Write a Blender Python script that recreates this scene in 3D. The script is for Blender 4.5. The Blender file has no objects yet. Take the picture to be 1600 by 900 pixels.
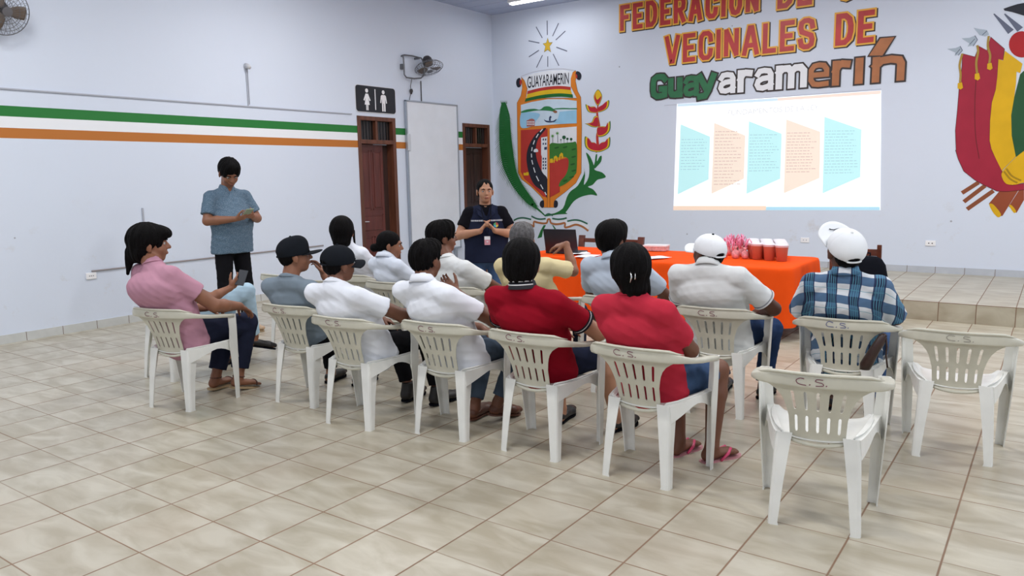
import bpy, bmesh, math, random
import numpy as np
from mathutils import Vector, Matrix
random.seed(7); np.random.seed(7)
C = bpy.context.scene.collection
# ------------------------------------------------------------------ camera
CAM_O = np.array([0, 0, 1.55])
CAM_F = 1193.837
def cam_axes():
    yaw, pitch, roll = 0.622050825, 0.144962315, -0.018691643
    right = np.array([math.cos(yaw), math.sin(yaw), 0]); fw0 = np.array([-math.sin(yaw), math.cos(yaw), 0]); up0 = np.array([0, 0, 1.])
    fw = math.cos(pitch)*fw0 - math.sin(pitch)*up0; up = math.sin(pitch)*fw0 + math.cos(pitch)*up0
    return math.cos(roll)*right + math.sin(roll)*up, -math.sin(roll)*right + math.cos(roll)*up, fw
CR, CU, CF = cam_axes()
cd = bpy.data.cameras.new('camera'); cam = bpy.data.objects.new('camera', cd); C.objects.link(cam)
cd.sensor_width = 36; cd.lens = CAM_F*36/1600; cd.clip_start = 0.05
M = Matrix(((CR[0], CU[0], -CF[0], 0), (CR[1], CU[1], -CF[1], 0), (CR[2], CU[2], -CF[2], 1.55), (0, 0, 0, 1)))
cam.matrix_world = M
bpy.context.scene.camera = cam
def ray(px, py): return CF + CR*(px-800)/CAM_F - CU*(py-450)/CAM_F
def on_y(px, py, Y):
    d = ray(px, py); return CAM_O + d*(Y/d[1])
def on_x(px, py, X):
    d = ray(px, py); return CAM_O + d*(X/d[0])
def on_z(px, py, Z):
    d = ray(px, py); return CAM_O + d*((Z-1.55)/d[2])
# ------------------------------------------------------------------ world, lights, exposure
sc = bpy.context.scene
sc.view_settings.view_transform = 'Standard'; sc.view_settings.look = 'None'; sc.view_settings.gamma = 1
sc.view_settings.use_curve_mapping = False; sc.view_settings.exposure = 0.22
w = bpy.data.worlds.new('world'); sc.world = w; w.use_nodes = True
w.node_tree.nodes['Background'].inputs[0].default_value = (.75, .85, 1, 1)
w.node_tree.nodes['Background'].inputs[1].default_value = 0.30
XL, YB, ZC = -8.43, 11.28, 4.38          # left wall, back wall, ceiling
XR, YF = 4.2, -4.5
LAMPS = [(x, y) for x in (-6.2, -2.1, 2.0) for y in (-1.6, 2.3, 6.2)] + [(-6.9, 10.55), (-3.9, 8.7), (-.6, 8.7), (2.6, 8.7)]  # last three are unseen battens added to brighten the back wall
for (x, y) in LAMPS:
    l = bpy.data.lights.new('lamp_light', 'AREA'); l.shape = 'RECTANGLE'; l.size = 1.2; l.size_y = 0.12
    l.energy = 9 if y > 9 else (40 if y > 8 else 55); l.color = (1.0, .985, .97)
    o = bpy.data.objects.new('lamp_light', l); C.objects.link(o); o.location = (x, y, ZC-0.09)
# ------------------------------------------------------------------ helpers
_mats = {}
def mat(name, col, rough=0.6, spec=0.5, var=0.0, vscale=8, bump=0.0, bscale=60, metal=0.0, coat=0.0, sss=0.0, emis=None, estr=0.0, stretch=None, trans=0.0):
    if name in _mats: return _mats[name]
    m = bpy.data.materials.new(name); m.use_nodes = True; nt = m.node_tree; b = nt.nodes['Principled BSDF']
    b.inputs['Base Color'].default_value = (*col, 1); b.inputs['Roughness'].default_value = rough
    b.inputs['Specular IOR Level'].default_value = spec; b.inputs['Metallic'].default_value = metal
    b.inputs['Coat Weight'].default_value = coat; b.inputs['Transmission Weight'].default_value = trans
    if sss: b.inputs['Subsurface Weight'].default_value = sss; b.inputs['Subsurface Radius'].default_value = (.02, .008, .004)
    if emis: b.inputs['Emission Color'].default_value = (*emis, 1); b.inputs['Emission Strength'].default_value = estr
    tc = nt.nodes.new('ShaderNodeTexCoord'); vec = tc.outputs['Object']
    if stretch:
        mp = nt.nodes.new('ShaderNodeMapping'); mp.inputs['Scale'].default_value = stretch; nt.links.new(vec, mp.inputs[0]); vec = mp.outputs[0]
    if var:
        n = nt.nodes.new('ShaderNodeTexNoise'); n.inputs['Scale'].default_value = vscale; n.inputs['Detail'].default_value = 4
        nt.links.new(vec, n.inputs['Vector'])
        mx = nt.nodes.new('ShaderNodeMix'); mx.data_type = 'RGBA'
        mr = nt.nodes.new('ShaderNodeMapRange'); mr.inputs[1].default_value = .3; mr.inputs[2].default_value = .7
        nt.links.new(n.outputs[0], mr.inputs[0]); nt.links.new(mr.outputs[0], mx.inputs[0])
        mx.inputs[6].default_value = (*[c*(1-var) for c in col], 1); mx.inputs[7].default_value = (*[min(1, c*(1+var)) for c in col], 1)
        nt.links.new(mx.outputs[2], b.inputs['Base Color'])
    if bump:
        n2 = nt.nodes.new('ShaderNodeTexNoise'); n2.inputs['Scale'].default_value = bscale; n2.inputs['Detail'].default_value = 3
        nt.links.new(vec, n2.inputs['Vector'])
        bp = nt.nodes.new('ShaderNodeBump'); bp.inputs['Strength'].default_value = bump; bp.inputs['Distance'].default_value = .01
        nt.links.new(n2.outputs[0], bp.inputs['Height']); nt.links.new(bp.outputs[0], b.inputs['Normal'])
    _mats[name] = m
    return m
def node_math(nt, op, a, b=None, c=None):
    n = nt.nodes.new('ShaderNodeMath'); n.operation = op
    for i, v in enumerate((a, b, c)):
        if v is None: continue
        if isinstance(v, (int, float)): n.inputs[i].default_value = v
        else: nt.links.new(v, n.inputs[i])
    return n.outputs[0]
def node_mix(nt, f, a, b):
    n = nt.nodes.new('ShaderNodeMix'); n.data_type = 'RGBA'
    for i, v in ((0, f), (6, a), (7, b)):
        if isinstance(v, (int, float)): n.inputs[i].default_value = v
        elif isinstance(v, tuple): n.inputs[i].default_value = (*v, 1)
        else: nt.links.new(v, n.inputs[i])
    return n.outputs[2]
def link(name, me, m, parent=None, loc=None):
    o = bpy.data.objects.new(name, me); C.objects.link(o)
    if m is not None: me.materials.append(m)
    if parent is not None: o.parent = parent
    if loc is not None: o.location = loc
    return o
def tag(o, label=None, cat=None, group=None, kind=None):
    if label: o['label'] = label
    if cat: o['category'] = cat
    if group: o['group'] = group
    if kind: o['kind'] = kind
    return o
def empty(name, loc=(0, 0, 0), rz=0, parent=None):
    o = bpy.data.objects.new(name, None); C.objects.link(o); o.location = loc; o.rotation_euler = (0, 0, rz); o.empty_display_size = .1
    if parent: o.parent = parent
    return o
class MB:
    def __init__(s): s.v = []; s.f = []
    def add(s, vs, fs):
        n = len(s.v); s.v += [tuple(map(float, v)) for v in vs]; s.f += [tuple(i+n for i in f) for f in fs]; return s
    def box(s, lo, hi, bev=0.0):
        lo = list(lo); hi = list(hi)
        if bev <= 0:
            x0, y0, z0 = lo; x1, y1, z1 = hi
            return s.add([(x0,y0,z0),(x1,y0,z0),(x1,y1,z0),(x0,y1,z0),(x0,y0,z1),(x1,y0,z1),(x1,y1,z1),(x0,y1,z1)],
                         [(0,3,2,1),(4,5,6,7),(0,1,5,4),(1,2,6,5),(2,3,7,6),(3,0,4,7)])
        bm = bmesh.new(); bmesh.ops.create_cube(bm, size=1)
        for v in bm.verts:
            for i in range(3): v.co[i] = (lo[i]+hi[i])/2 + v.co[i]*(hi[i]-lo[i])
        bmesh.ops.bevel(bm, geom=bm.edges[:], offset=bev, segments=2, affect='EDGES', profile=.5)
        return s.addbm(bm)
    def addbm(s, bm):
        bm.verts.ensure_lookup_table(); bm.verts.index_update()
        s.add([v.co[:] for v in bm.verts], [[v.index for v in f.verts] for f in bm.faces]); bm.free(); return s
    def tube(s, pts, r, n=10, closed=False):
        pts = [Vector(p) for p in pts]; N = len(pts); rs = r if isinstance(r, (list, tuple)) else [r]*N
        rings = []; up = Vector((0, 0, 1)); prev = None
        for i, p in enumerate(pts):
            if closed: t = (pts[(i+1) % N]-pts[i-1])
            else: t = pts[min(i+1, N-1)]-pts[max(i-1, 0)]
            t.normalize()
            if prev is None:
                a = t.orthogonal().normalized()
            else:
                a = (prev - t*prev.dot(t)); a = a.normalized() if a.length > 1e-6 else t.orthogonal().normalized()
            prev = a; b = t.cross(a)
            rings.append([p + (a*math.cos(2*math.pi*k/n) + b*math.sin(2*math.pi*k/n))*rs[i] for k in range(n)])
        vs = [v for rg in rings for v in rg]; fs = []
        for i in range(N if closed else N-1):
            j = (i+1) % N
            for k in range(n): fs.append((i*n+k, i*n+(k+1) % n, j*n+(k+1) % n, j*n+k))
        if not closed: fs.append(tuple(range(n-1, -1, -1))); fs.append(tuple((N-1)*n+k for k in range(n)))
        return s.add(vs, fs)
    def lathe(s, prof, c=(0, 0, 0), n=24):
        vs = []; fs = []
        for (r, z) in prof:
            for k in range(n):
                a = 2*math.pi*k/n; vs.append((c[0]+r*math.cos(a), c[1]+r*math.sin(a), c[2]+z))
        for i in range(len(prof)-1):
            for k in range(n): fs.append((i*n+k, i*n+(k+1) % n, (i+1)*n+(k+1) % n, (i+1)*n+k))
        fs.append(tuple(range(n-1, -1, -1))); fs.append(tuple((len(prof)-1)*n+k for k in range(n)))
        return s.add(vs, fs)
    def loft(s, rings, cap=True):
        n = len(rings[0]); vs = [v for r in rings for v in r]; fs = []
        for i in range(len(rings)-1):
            for k in range(n): fs.append((i*n+k, i*n+(k+1) % n, (i+1)*n+(k+1) % n, (i+1)*n+k))
        if cap: fs.append(tuple(range(n-1, -1, -1))); fs.append(tuple((len(rings)-1)*n+k for k in range(n)))
        return s.add(vs, fs)
    def build(s, name, m, parent=None, loc=None, smooth=False, fixn=True):
        me = bpy.data.meshes.new(name); me.from_pydata(s.v, [], s.f); me.validate()
        if fixn:
            bm = bmesh.new(); bm.from_mesh(me); bmesh.ops.recalc_face_normals(bm, faces=bm.faces[:]); bm.to_mesh(me); bm.free()
        if smooth:
            for p in me.polygons: p.use_smooth = True
        return link(name, me, m, parent, loc)
def smooth_by_angle(o, ang=40):
    for p in o.data.polygons: p.use_smooth = True
    bm = bmesh.new(); bm.from_mesh(o.data)
    for e in bm.edges:
        if len(e.link_faces) == 2 and e.calc_face_angle(0) > math.radians(ang): e.smooth = False
    bm.to_mesh(o.data); bm.free()
def copy_tree(o, parent=None):
    c = o.copy(); C.objects.link(c)
    if parent is not None: c.parent = parent
    for ch in list(o.children): copy_tree(ch, c)
    return c
# ------------------------------------------------------------------ room materials
def wall_material(name, stripes):
    m = bpy.data.materials.new(name); m.use_nodes = True; nt = m.node_tree; b = nt.nodes['Principled BSDF']
    b.inputs['Roughness'].default_value = .55; b.inputs['Specular IOR Level'].default_value = .35
    g = nt.nodes.new('ShaderNodeNewGeometry'); sep = nt.nodes.new('ShaderNodeSeparateXYZ'); nt.links.new(g.outputs['Position'], sep.inputs[0])
    x, y, z = sep.outputs
    n = nt.nodes.new('ShaderNodeTexNoise'); n.inputs['Scale'].default_value = .8; n.inputs['Detail'].default_value = 5; nt.links.new(g.outputs['Position'], n.inputs['Vector'])
    col = node_mix(nt, n.outputs[0], (.67, .735, .855), (.715, .775, .88))
    # grime specks and scuffs low on the wall
    n2 = nt.nodes.new('ShaderNodeTexNoise'); n2.inputs['Scale'].default_value = 3.3; n2.inputs['Detail'].default_value = 7; n2.inputs['Roughness'].default_value = .7
    nt.links.new(g.outputs['Position'], n2.inputs['Vector'])
    sm = node_math(nt, 'MULTIPLY', node_math(nt, 'SUBTRACT', n2.outputs[0], .60), 5.0); sm = node_math(nt, 'MINIMUM', node_math(nt, 'MAXIMUM', sm, 0), 1)
    low = node_math(nt, 'MINIMUM', node_math(nt, 'MAXIMUM', node_math(nt, 'MULTIPLY', node_math(nt, 'SUBTRACT', 1.5, z), 1.0), 0.06), 1)
    col = node_mix(nt, node_math(nt, 'MULTIPLY', node_math(nt, 'MULTIPLY', sm, low), .55), col, (.50, .43, .34))
    v = nt.nodes.new('ShaderNodeTexVoronoi'); v.inputs['Scale'].default_value = 2.2; nt.links.new(g.outputs['Position'], v.inputs['Vector'])
    dot = node_math(nt, 'LESS_THAN', v.outputs['Distance'], .028)
    col = node_mix(nt, node_math(nt, 'MULTIPLY', dot, .65), col, (.2, .2, .22))
    if stripes:
        def band(lo, hi, c, col):
            k = node_math(nt, 'MULTIPLY', node_math(nt, 'GREATER_THAN', z, lo), node_math(nt, 'LESS_THAN', z, hi))
            k = node_math(nt, 'MULTIPLY', k, node_math(nt, 'LESS_THAN', y, 10.9))
            return node_mix(nt, k, col, c)
        n3 = nt.nodes.new('ShaderNodeTexNoise'); n3.inputs['Scale'].default_value = 6; nt.links.new(g.outputs['Position'], n3.inputs['Vector'])
        zb = node_math(nt, 'ADD', z, node_math(nt, 'MULTIPLY', n3.outputs[0], .006))
        col = band(2.112, 2.222, (.86, .88, .91), col)
        col = band(2.222, 2.324, (.018, .19, .035), col)
        col = band(2.012, 2.112, (.50, .17, .03), col)
    nt.links.new(col, b.inputs['Base Color'])
    bp = nt.nodes.new('ShaderNodeBump'); bp.inputs['Strength'].default_value = .15; bp.inputs['Distance'].default_value = .02
    n4 = nt.nodes.new('ShaderNodeTexNoise'); n4.inputs['Scale'].default_value = 5; n4.inputs['Detail'].default_value = 6; nt.links.new(g.outputs['Position'], n4.inputs['Vector'])
    nt.links.new(n4.outputs[0], bp.inputs['Height']); nt.links.new(bp.outputs[0], b.inputs['Normal'])
    return m
def tile_material(name, ox, oy, tx, ty, warm=0.0, gw=.0042):
    m = bpy.data.materials.new(name); m.use_nodes = True; nt = m.node_tree; b = nt.nodes['Principled BSDF']
    g = nt.nodes.new('ShaderNodeNewGeometry'); sep = nt.nodes.new('ShaderNodeSeparateXYZ'); nt.links.new(g.outputs['Position'], sep.inputs[0])
    x, y, z = sep.outputs
    fx = node_math(nt, 'DIVIDE', node_math(nt, 'SUBTRACT', x, ox), tx); fy = node_math(nt, 'DIVIDE', node_math(nt, 'SUBTRACT', y, oy), ty)
    def edge(f, t, w):
        fr = node_math(nt, 'FRACT', f); d = node_math(nt, 'MINIMUM', fr, node_math(nt, 'SUBTRACT', 1.0, fr))
        return node_math(nt, 'MULTIPLY', d, t)
    dx = edge(fx, tx, 0); dy = edge(fy, ty, 0)
    def soft(d, w):
        mr = nt.nodes.new('ShaderNodeMapRange'); mr.inputs[1].default_value = w*.6; mr.inputs[2].default_value = w*1.3; mr.inputs[3].default_value = 1; mr.inputs[4].default_value = 0
        nt.links.new(d, mr.inputs[0]); return mr.outputs[0]
    gx = soft(dx, gw); gy = soft(dy, gw*.8)
    cx = nt.nodes.new('ShaderNodeCombineXYZ'); nt.links.new(node_math(nt, 'FLOOR', fx), cx.inputs[0]); nt.links.new(node_math(nt, 'FLOOR', fy), cx.inputs[1])
    wn = nt.nodes.new('ShaderNodeTexWhiteNoise'); nt.links.new(cx.outputs[0], wn.inputs['Vector'])
    # marbled veining, offset per tile
    va = nt.nodes.new('ShaderNodeVectorMath'); va.operation = 'MULTIPLY_ADD'; nt.links.new(wn.outputs['Color'], va.inputs[0]); va.inputs[1].default_value = (9, 9, 9); nt.links.new(g.outputs['Position'], va.inputs[2])
    mp = nt.nodes.new('ShaderNodeMapping'); mp.inputs['Scale'].default_value = (1.2, 3.2, 2); mp.inputs['Rotation'].default_value = (0, 0, .5); nt.links.new(va.outputs[0], mp.inputs[0])
    n = nt.nodes.new('ShaderNodeTexNoise'); n.inputs['Scale'].default_value = 2.6; n.inputs['Detail'].default_value = 6; n.inputs['Distortion'].default_value = .6; nt.links.new(mp.outputs[0], n.inputs['Vector'])
    mr = nt.nodes.new('ShaderNodeMapRange'); mr.inputs[1].default_value = .35; mr.inputs[2].default_value = .65; nt.links.new(n.outputs[0], mr.inputs[0])
    col = node_mix(nt, mr.outputs[0], (.365-.02*warm, .325-.03*warm, .240-.03*warm), (.52, .488, .40-.03*warm))
    col = node_mix(nt, node_math(nt, 'MULTIPLY', wn.outputs['Value'], .18), col, (.50, .44, .35))
    nd = nt.nodes.new('ShaderNodeTexNoise'); nd.inputs['Scale'].default_value = 1.3; nd.inputs['Detail'].default_value = 6; nt.links.new(g.outputs['Position'], nd.inputs['Vector'])
    dr = nt.nodes.new('ShaderNodeMapRange'); dr.inputs[1].default_value = .52; dr.inputs[2].default_value = .75; dr.inputs[4].default_value = .35; nt.links.new(nd.outputs[0], dr.inputs[0])
    col = node_mix(nt, dr.outputs[0], col, (.42, .34, .25))
    nb = nt.nodes.new('ShaderNodeTexNoise'); nb.inputs['Scale'].default_value = .9; nt.links.new(g.outputs['Position'], nb.inputs['Vector'])
    gcol = node_mix(nt, nb.outputs[0], (.12, .052, .025), (.27, .155, .09))
    fade = nt.nodes.new('ShaderNodeMapRange'); fade.inputs[1].default_value = .38; fade.inputs[2].default_value = .6; fade.inputs[3].default_value = .55; fade.inputs[4].default_value = 1; nt.links.new(nb.outputs[0], fade.inputs[0])
    gg = node_math(nt, 'MAXIMUM', gx, node_math(nt, 'MULTIPLY', gy, fade.outputs[0]))
    col = node_mix(nt, node_math(nt, 'MULTIPLY', gg, .9), col, gcol)
    nt.links.new(col, b.inputs['Base Color'])
    rr = node_math(nt, 'ADD', node_math(nt, 'MULTIPLY', gg, .4), node_math(nt, 'ADD', .24, node_math(nt, 'MULTIPLY', nd.outputs[0], .16)))
    nt.links.new(rr, b.inputs['Roughness']); b.inputs['Specular IOR Level'].default_value = .5
    bp = nt.nodes.new('ShaderNodeBump'); bp.inputs['Strength'].default_value = .5; bp.inputs['Distance'].default_value = .002
    nt.links.new(node_math(nt, 'SUBTRACT', 1.0, gg), bp.inputs['Height']); nt.links.new(bp.outputs[0], b.inputs['Normal'])
    return m
def struct(o): o['kind'] = 'structure'; return o
TX, TY, OX, OY = .22523*1.55, .22631*1.55, -1.53669*1.55, 1.44982*1.55
mb = MB().box((XL-.2, YF-.2, -.1), (XR+.2, YB+.2, 0)); struct(mb.build('floor', tile_material('floor_tiles', OX, OY, TX, TY)))
M_wall_l = wall_material('wall_paint_striped', True); M_wall = wall_material('wall_paint', False)
# left wall with two doorways
ZT = 2.47
D1 = (7.955, 8.745); D2 = (10.385, 11.145)
mb = MB()
for (a, b, z0, z1) in ((YF-.2, D1[0], 0, ZC), (D1[1], D2[0], 0, ZC), (D2[1], YB, 0, ZC), (D1[0], D1[1], ZT, ZC), (D2[0], D2[1], ZT, ZC)):
    mb.box((XL-.18, a, z0), (XL, b, z1))
struct(mb.build('wall_left', M_wall_l))
struct(MB().box((XL-.18, YB, 0), (XR+.18, YB+.18, ZC)).build('wall_back', M_wall))
struct(MB().box((XR, YF-.2, 0), (XR+.18, YB, ZC)).build('wall_right', M_wall))
# rear wall behind the camera has wide openings to the daylight
mb = MB().box((XL, YF-.18, 0), (XR, YF, .9)).box((XL, YF-.18, 2.6), (XR, YF, ZC))
for x in (XL, -6.0, -3.2, -.4, 2.2): mb.box((x, YF-.18, .9), (x+.7, YF, 2.6))
struct(mb.build('wall_front', M_wall))
mc = mat('ceiling_panels', (.44, .50, .66), .5, var=.05, vscale=1)
mb = MB().box((XL-.2, YF-.2, ZC), (XR+.2, YB+.2, ZC+.1))
for i in range(46):
    yy = YF + i*.35
    if yy < YB: mb.box((XL, yy, ZC-.004), (XR, yy+.338, ZC+.01))
struct(mb.build('ceiling', mc))
# dark rooms behind the doorways
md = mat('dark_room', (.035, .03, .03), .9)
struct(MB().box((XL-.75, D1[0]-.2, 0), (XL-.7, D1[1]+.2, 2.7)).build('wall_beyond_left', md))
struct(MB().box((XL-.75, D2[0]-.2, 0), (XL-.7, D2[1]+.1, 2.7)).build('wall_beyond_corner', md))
# stage along the back wall
ZS, YS, XS = .197, 8.79, -5.6
struct(MB().box((XS, YS, 0), (XR, YB, ZS)).build('trim_1', tile_material('stage_tiles', -1.292+.35, YS-2.4, .332, .0+5.0, .5)))
struct(MB().box((XS, YS-.001, ZS-.0045), (XR, YS+.003, ZS+.0006)).build('trim_2', mat('grout', (.22, .12, .07), .7)))
# skirting tiles
def skirt_mat(name, axis, off, per, c1, c2):
    m = bpy.data.materials.new(name); m.use_nodes = True; nt = m.node_tree; b = nt.nodes['Principled BSDF']; b.inputs['Roughness'].default_value = .3
    g = nt.nodes.new('ShaderNodeNewGeometry'); sep = nt.nodes.new('ShaderNodeSeparateXYZ'); nt.links.new(g.outputs['Position'], sep.inputs[0])
    f = node_math(nt, 'FRACT', node_math(nt, 'DIVIDE', node_math(nt, 'SUBTRACT', sep.outputs[axis], off), per))
    k = node_math(nt, 'LESS_THAN', f, .018)
    n = nt.nodes.new('ShaderNodeTexNoise'); n.inputs['Scale'].default_value = 7; n.inputs['Detail'].default_value = 5; n.inputs['Distortion'].default_value = 1; nt.links.new(g.outputs['Position'], n.inputs['Vector'])
    col = node_mix(nt, n.outputs[0], c1, c2); col = node_mix(nt, k, col, (.18, .13, .1)); nt.links.new(col, b.inputs['Base Color'])
    return m
ms1 = skirt_mat('skirting_left', 1, OY, TY, (.50, .52, .50), (.66, .67, .66))
ms2 = skirt_mat('skirting_back', 0, -1.292+.35, .332, (.42, .46, .52), (.58, .61, .66))
mb = MB()
for a, b in ((YF, D1[0]-.02), (D1[1]+.02, D2[0]-.02), (D2[1]+.02, YB)): mb.box((XL, a, 0), (XL+.012, b, .088))
struct(mb.build('baseboard_left', ms1))
struct(MB().box((XS, YB-.012, ZS), (XR, YB, ZS+.085)).box((XL, YB-.012, 0), (XS, YB, .085)).build('baseboard_back', ms2))
# ------------------------------------------------------------------ ceiling lamps (fluorescent battens)
m_lampbody = mat('lamp_body', (.8, .8, .8), .4)
m_tube = mat('lamp_tube', (1, 1, 1), .3, emis=(.93, .96, 1), estr=5)
first = None
for i, (x, y) in enumerate(LAMPS):
    if first is None:
        t = empty('ceiling_lamp', (x, y, ZC))
        MB().box((-.62, -.05, -.05), (.62, .05, 0), .006).build('housing', m_lampbody, t)
        for s in (-1, 1): MB().tube([(-.58, s*.028, -.068), (.58, s*.028, -.068)], .013).build('tube', m_tube, t, smooth=True)
        first = t
    else:
        t = copy_tree(first); t.location = (x, y, ZC)
    tag(t, 'lit fluorescent batten on the ceiling close above the painted star' if i == 9 else 'unseen white ceiling batten with two fluorescent tubes', 'lamp', 'fluorescent battens on the ceiling')
# ------------------------------------------------------------------ doors on the left wall
m_frame = mat('door_frame_wood', (.125, .042, .022), .45, var=.35, vscale=14, stretch=(1, 1, .15))
m_leaf = mat('door_leaf_wood', (.115, .026, .019), .4, var=.3, vscale=14, stretch=(1, 1, .15))
m_leafdk = mat('door_leaf_dark', (.042, .020, .016), .45, var=.3, vscale=14, stretch=(1, 1, .15))
m_dkglass = mat('dark_glass', (.015, .012, .012), .12)
m_steel = mat('steel', (.7, .7, .7), .25, metal=1)
def door(idx, y0, y1, leafmat, hinge_gap):
    t = empty('door_%d' % idx, (XL, y0, 0)); t['kind'] = 'structure'; W = y1-y0
    fr = MB(); d = .14
    fr.box((-d, 0, 0), (.012, .065, ZT), .004).box((-d, W-.065, 0), (.012, W, ZT), .004).box((-d, 0, ZT-.06), (.013, W, ZT), .004)
    fr.box((-d, .06, 2.07), (.011, W-.06, 2.13), .004).box((-d, W/2-.02, 2.12), (.0, W/2+.02, ZT-.05), .003)
    fr.build('door_frame', m_frame, t)
    for k, (a, b) in enumerate(((.065, W/2-.02), (W/2+.02, W-.065))):
        MB().box((-.07, a, 2.13), (-.064, b, ZT-.06)).build('pane', m_dkglass, t)
        bars = MB()
        for j in range(1, 5):
            yy = a+(b-a)*j/5; bars.tube([(-.05, yy, 2.13), (-.05, yy, ZT-.06)], .005, 6)
        bars.build('grille', mat('grille_dark', (.05, .035, .03), .5), t)
    # leaf, recessed in the frame, with raised panels
    lx = -.105; a, b = .07, W-.07-hinge_gap
    lf = MB().box((lx-.035, a, .01), (lx, b, 2.065), .003)
    wv = b-a; st = .085; mid = (a+b)/2
    def panel(y0_, y1_, z0_, z1_):
        # rebate ring and raised field
        r = .018
        lf.box((lx-.001, y0_, z0_), (lx+.004, y0_+r, z1_)); lf.box((lx-.001, y1_-r, z0_), (lx+.004, y1_, z1_))
        lf.box((lx-.001, y0_, z0_), (lx+.004, y1_, z0_+r)); lf.box((lx-.001, y0_, z1_-r), (lx+.004, y1_, z1_))
        lf.box((lx-.001, y0_+.035, z0_+.035), (lx+.012, y1_-.035, z1_-.035), .008)
    panel(a+.04, mid-.02, 1.08, 1.98); panel(mid+.02, b-.04, 1.08, 1.98)
    panel(a+.04, b-.04, .74, 1.02)
    panel(a+.04, mid-.02, .10, .68); panel(mid+.02, b-.04, .10, .68)
    l = lf.build('door_leaf', leafmat, t)
    h = MB().box((lx+.01, a+.03, .80), (lx+.014, a+.07, .96), .001)
    h.tube([(lx+.012, a+.05, .915), (lx+.05, a+.05, .915), (lx+.052, a+.14, .912)], .008, 8)
    h.build('handle', m_steel, l)
    if hinge_gap > .02: MB().box((lx-.05, b, .01), (lx-.03, W-.06, 2.065)).build('side_panel', m_leafdk, t)
    return t
door(1, D1[0], D1[1], m_leaf, .12)
door(2, D2[0], D2[1], m_leafdk, .02)
# ------------------------------------------------------------------ restroom sign
def text_mesh(s, size=1.0, offset=0.0, space=1.0, shear=0.0):
    cu = bpy.data.curves.new('txt', 'FONT'); cu.body = s; cu.size = size; cu.offset = offset; cu.space_character = space; cu.shear = shear
    cu.resolution_u = 4; cu.fill_mode = 'FRONT'
    o = bpy.data.objects.new('txt', cu); C.objects.link(o)
    bpy.context.view_layer.update()
    me = bpy.data.meshes.new_from_object(o.evaluated_get(bpy.context.evaluated_depsgraph_get()))
    vs = [v.co[:] for v in me.vertices]; fs = [list(p.vertices) for p in me.polygons]
    bpy.data.objects.remove(o); bpy.data.meshes.remove(me); bpy.data.curves.remove(cu)
    return vs, fs
def fit_text(mbuild, s, box, fn, offset=0.0, space=1.0, shear=0.0, ref=None):
    """letters of s scaled to box=(u0,v0,u1,v1); fn maps (u,v)->3D. ref: unoffset bounds so outlines register"""
    vs, fs = text_mesh(s, 1.0, offset, space, shear)
    if not vs: return
    rv, _ = text_mesh(s, 1.0, ref if ref is not None else offset, space, shear)
    xs = [v[0] for v in rv]; ys = [v[1] for v in rv]
    x0, x1, y0, y1 = min(xs), max(xs), min(ys), max(ys)
    u0, v0, u1, v1 = box
    mbuild.add([fn(u0+(v[0]-x0)/(x1-x0)*(u1-u0), v0+(v[1]-y0)/(y1-y0)*(v1-v0)) for v in vs], fs)
t = empty('restroom_sign', (XL, 8.35, 2.72)); tag(t, 'black restroom sign with white woman and man figures above the door', 'sign')
def rrect(w_, h_, r, n=6):
    out = []
    for cx, cy, a0 in ((w_/2-r, h_/2-r, 0), (-w_/2+r, h_/2-r, 90), (-w_/2+r, -h_/2+r, 180), (w_/2-r, -h_/2+r, 270)):
        for k in range(n+1):
            a = math.radians(a0+90*k/n); out.append((cx+r*math.cos(a), cy+r*math.sin(a)))
    return out
def plate(mb_, outline, x0, x1, fn):
    a = [fn(p[0], p[1], x0) for p in outline]; b = [fn(p[0], p[1], x1) for p in outline]; return mb_.loft([a, b])
fnl = lambda u, v, d: (d, u, v)
plate(MB(), rrect(.81, .375, .045), .001, .016, fnl).build('board', mat('sign_black', (.012, .014, .02), .35), t)
plate(MB(), rrect(.83, .395, .05), .0, .010, fnl).build('border', mat('sign_rim', (.75, .76, .8), .4), t)
m_white = mat('sign_white', (.9, .9, .92), .4)
def flat(name, polys, m, parent, fn, d): 
    b = MB()
    for p in polys: b.add([fn(q[0], q[1], d) for q in p], [list(range(len(p)))])
    return b.build(name, m, parent, fixn=False)
circ = lambda cx, cy, r, n=20, ry=None: [(cx+r*math.cos(2*math.pi*k/n), cy+(ry or r)*math.sin(2*math.pi*k/n)) for k in range(n)]
wm = [circ(-.19, .118, .030), [(-.215,.075),(-.165,.075),(-.118,-.02),(-.14,-.03),(-.165,.015),(-.152,-.03),(-.138,-.085),(-.168,-.085),(-.168,-.165),(-.186,-.165),(-.186,-.085),(-.194,-.085),(-.194,-.165),(-.212,-.165),(-.212,-.085),(-.242,-.085),(-.228,-.03),(-.215,.015),(-.24,-.03),(-.262,-.02)]]
mn = [circ(.15, .118, .030), [(.115,.078),(.185,.078),(.205,.06),(.222,-.04),(.202,-.045),(.186,.02),(.186,-.165),(.156,-.165),(.154,-.05),(.146,-.05),(.144,-.165),(.114,-.165),(.114,.02),(.098,-.045),(.078,-.04),(.095,.06)]]
flat('woman_figure', wm, m_white, t, fnl, .018); flat('man_figure', mn, m_white, t, fnl, .018)
flat('divider', [[(-.03,-.15),(-.012,-.15),(-.012,.15),(-.03,.15)]], m_white, t, fnl, .018)
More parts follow.
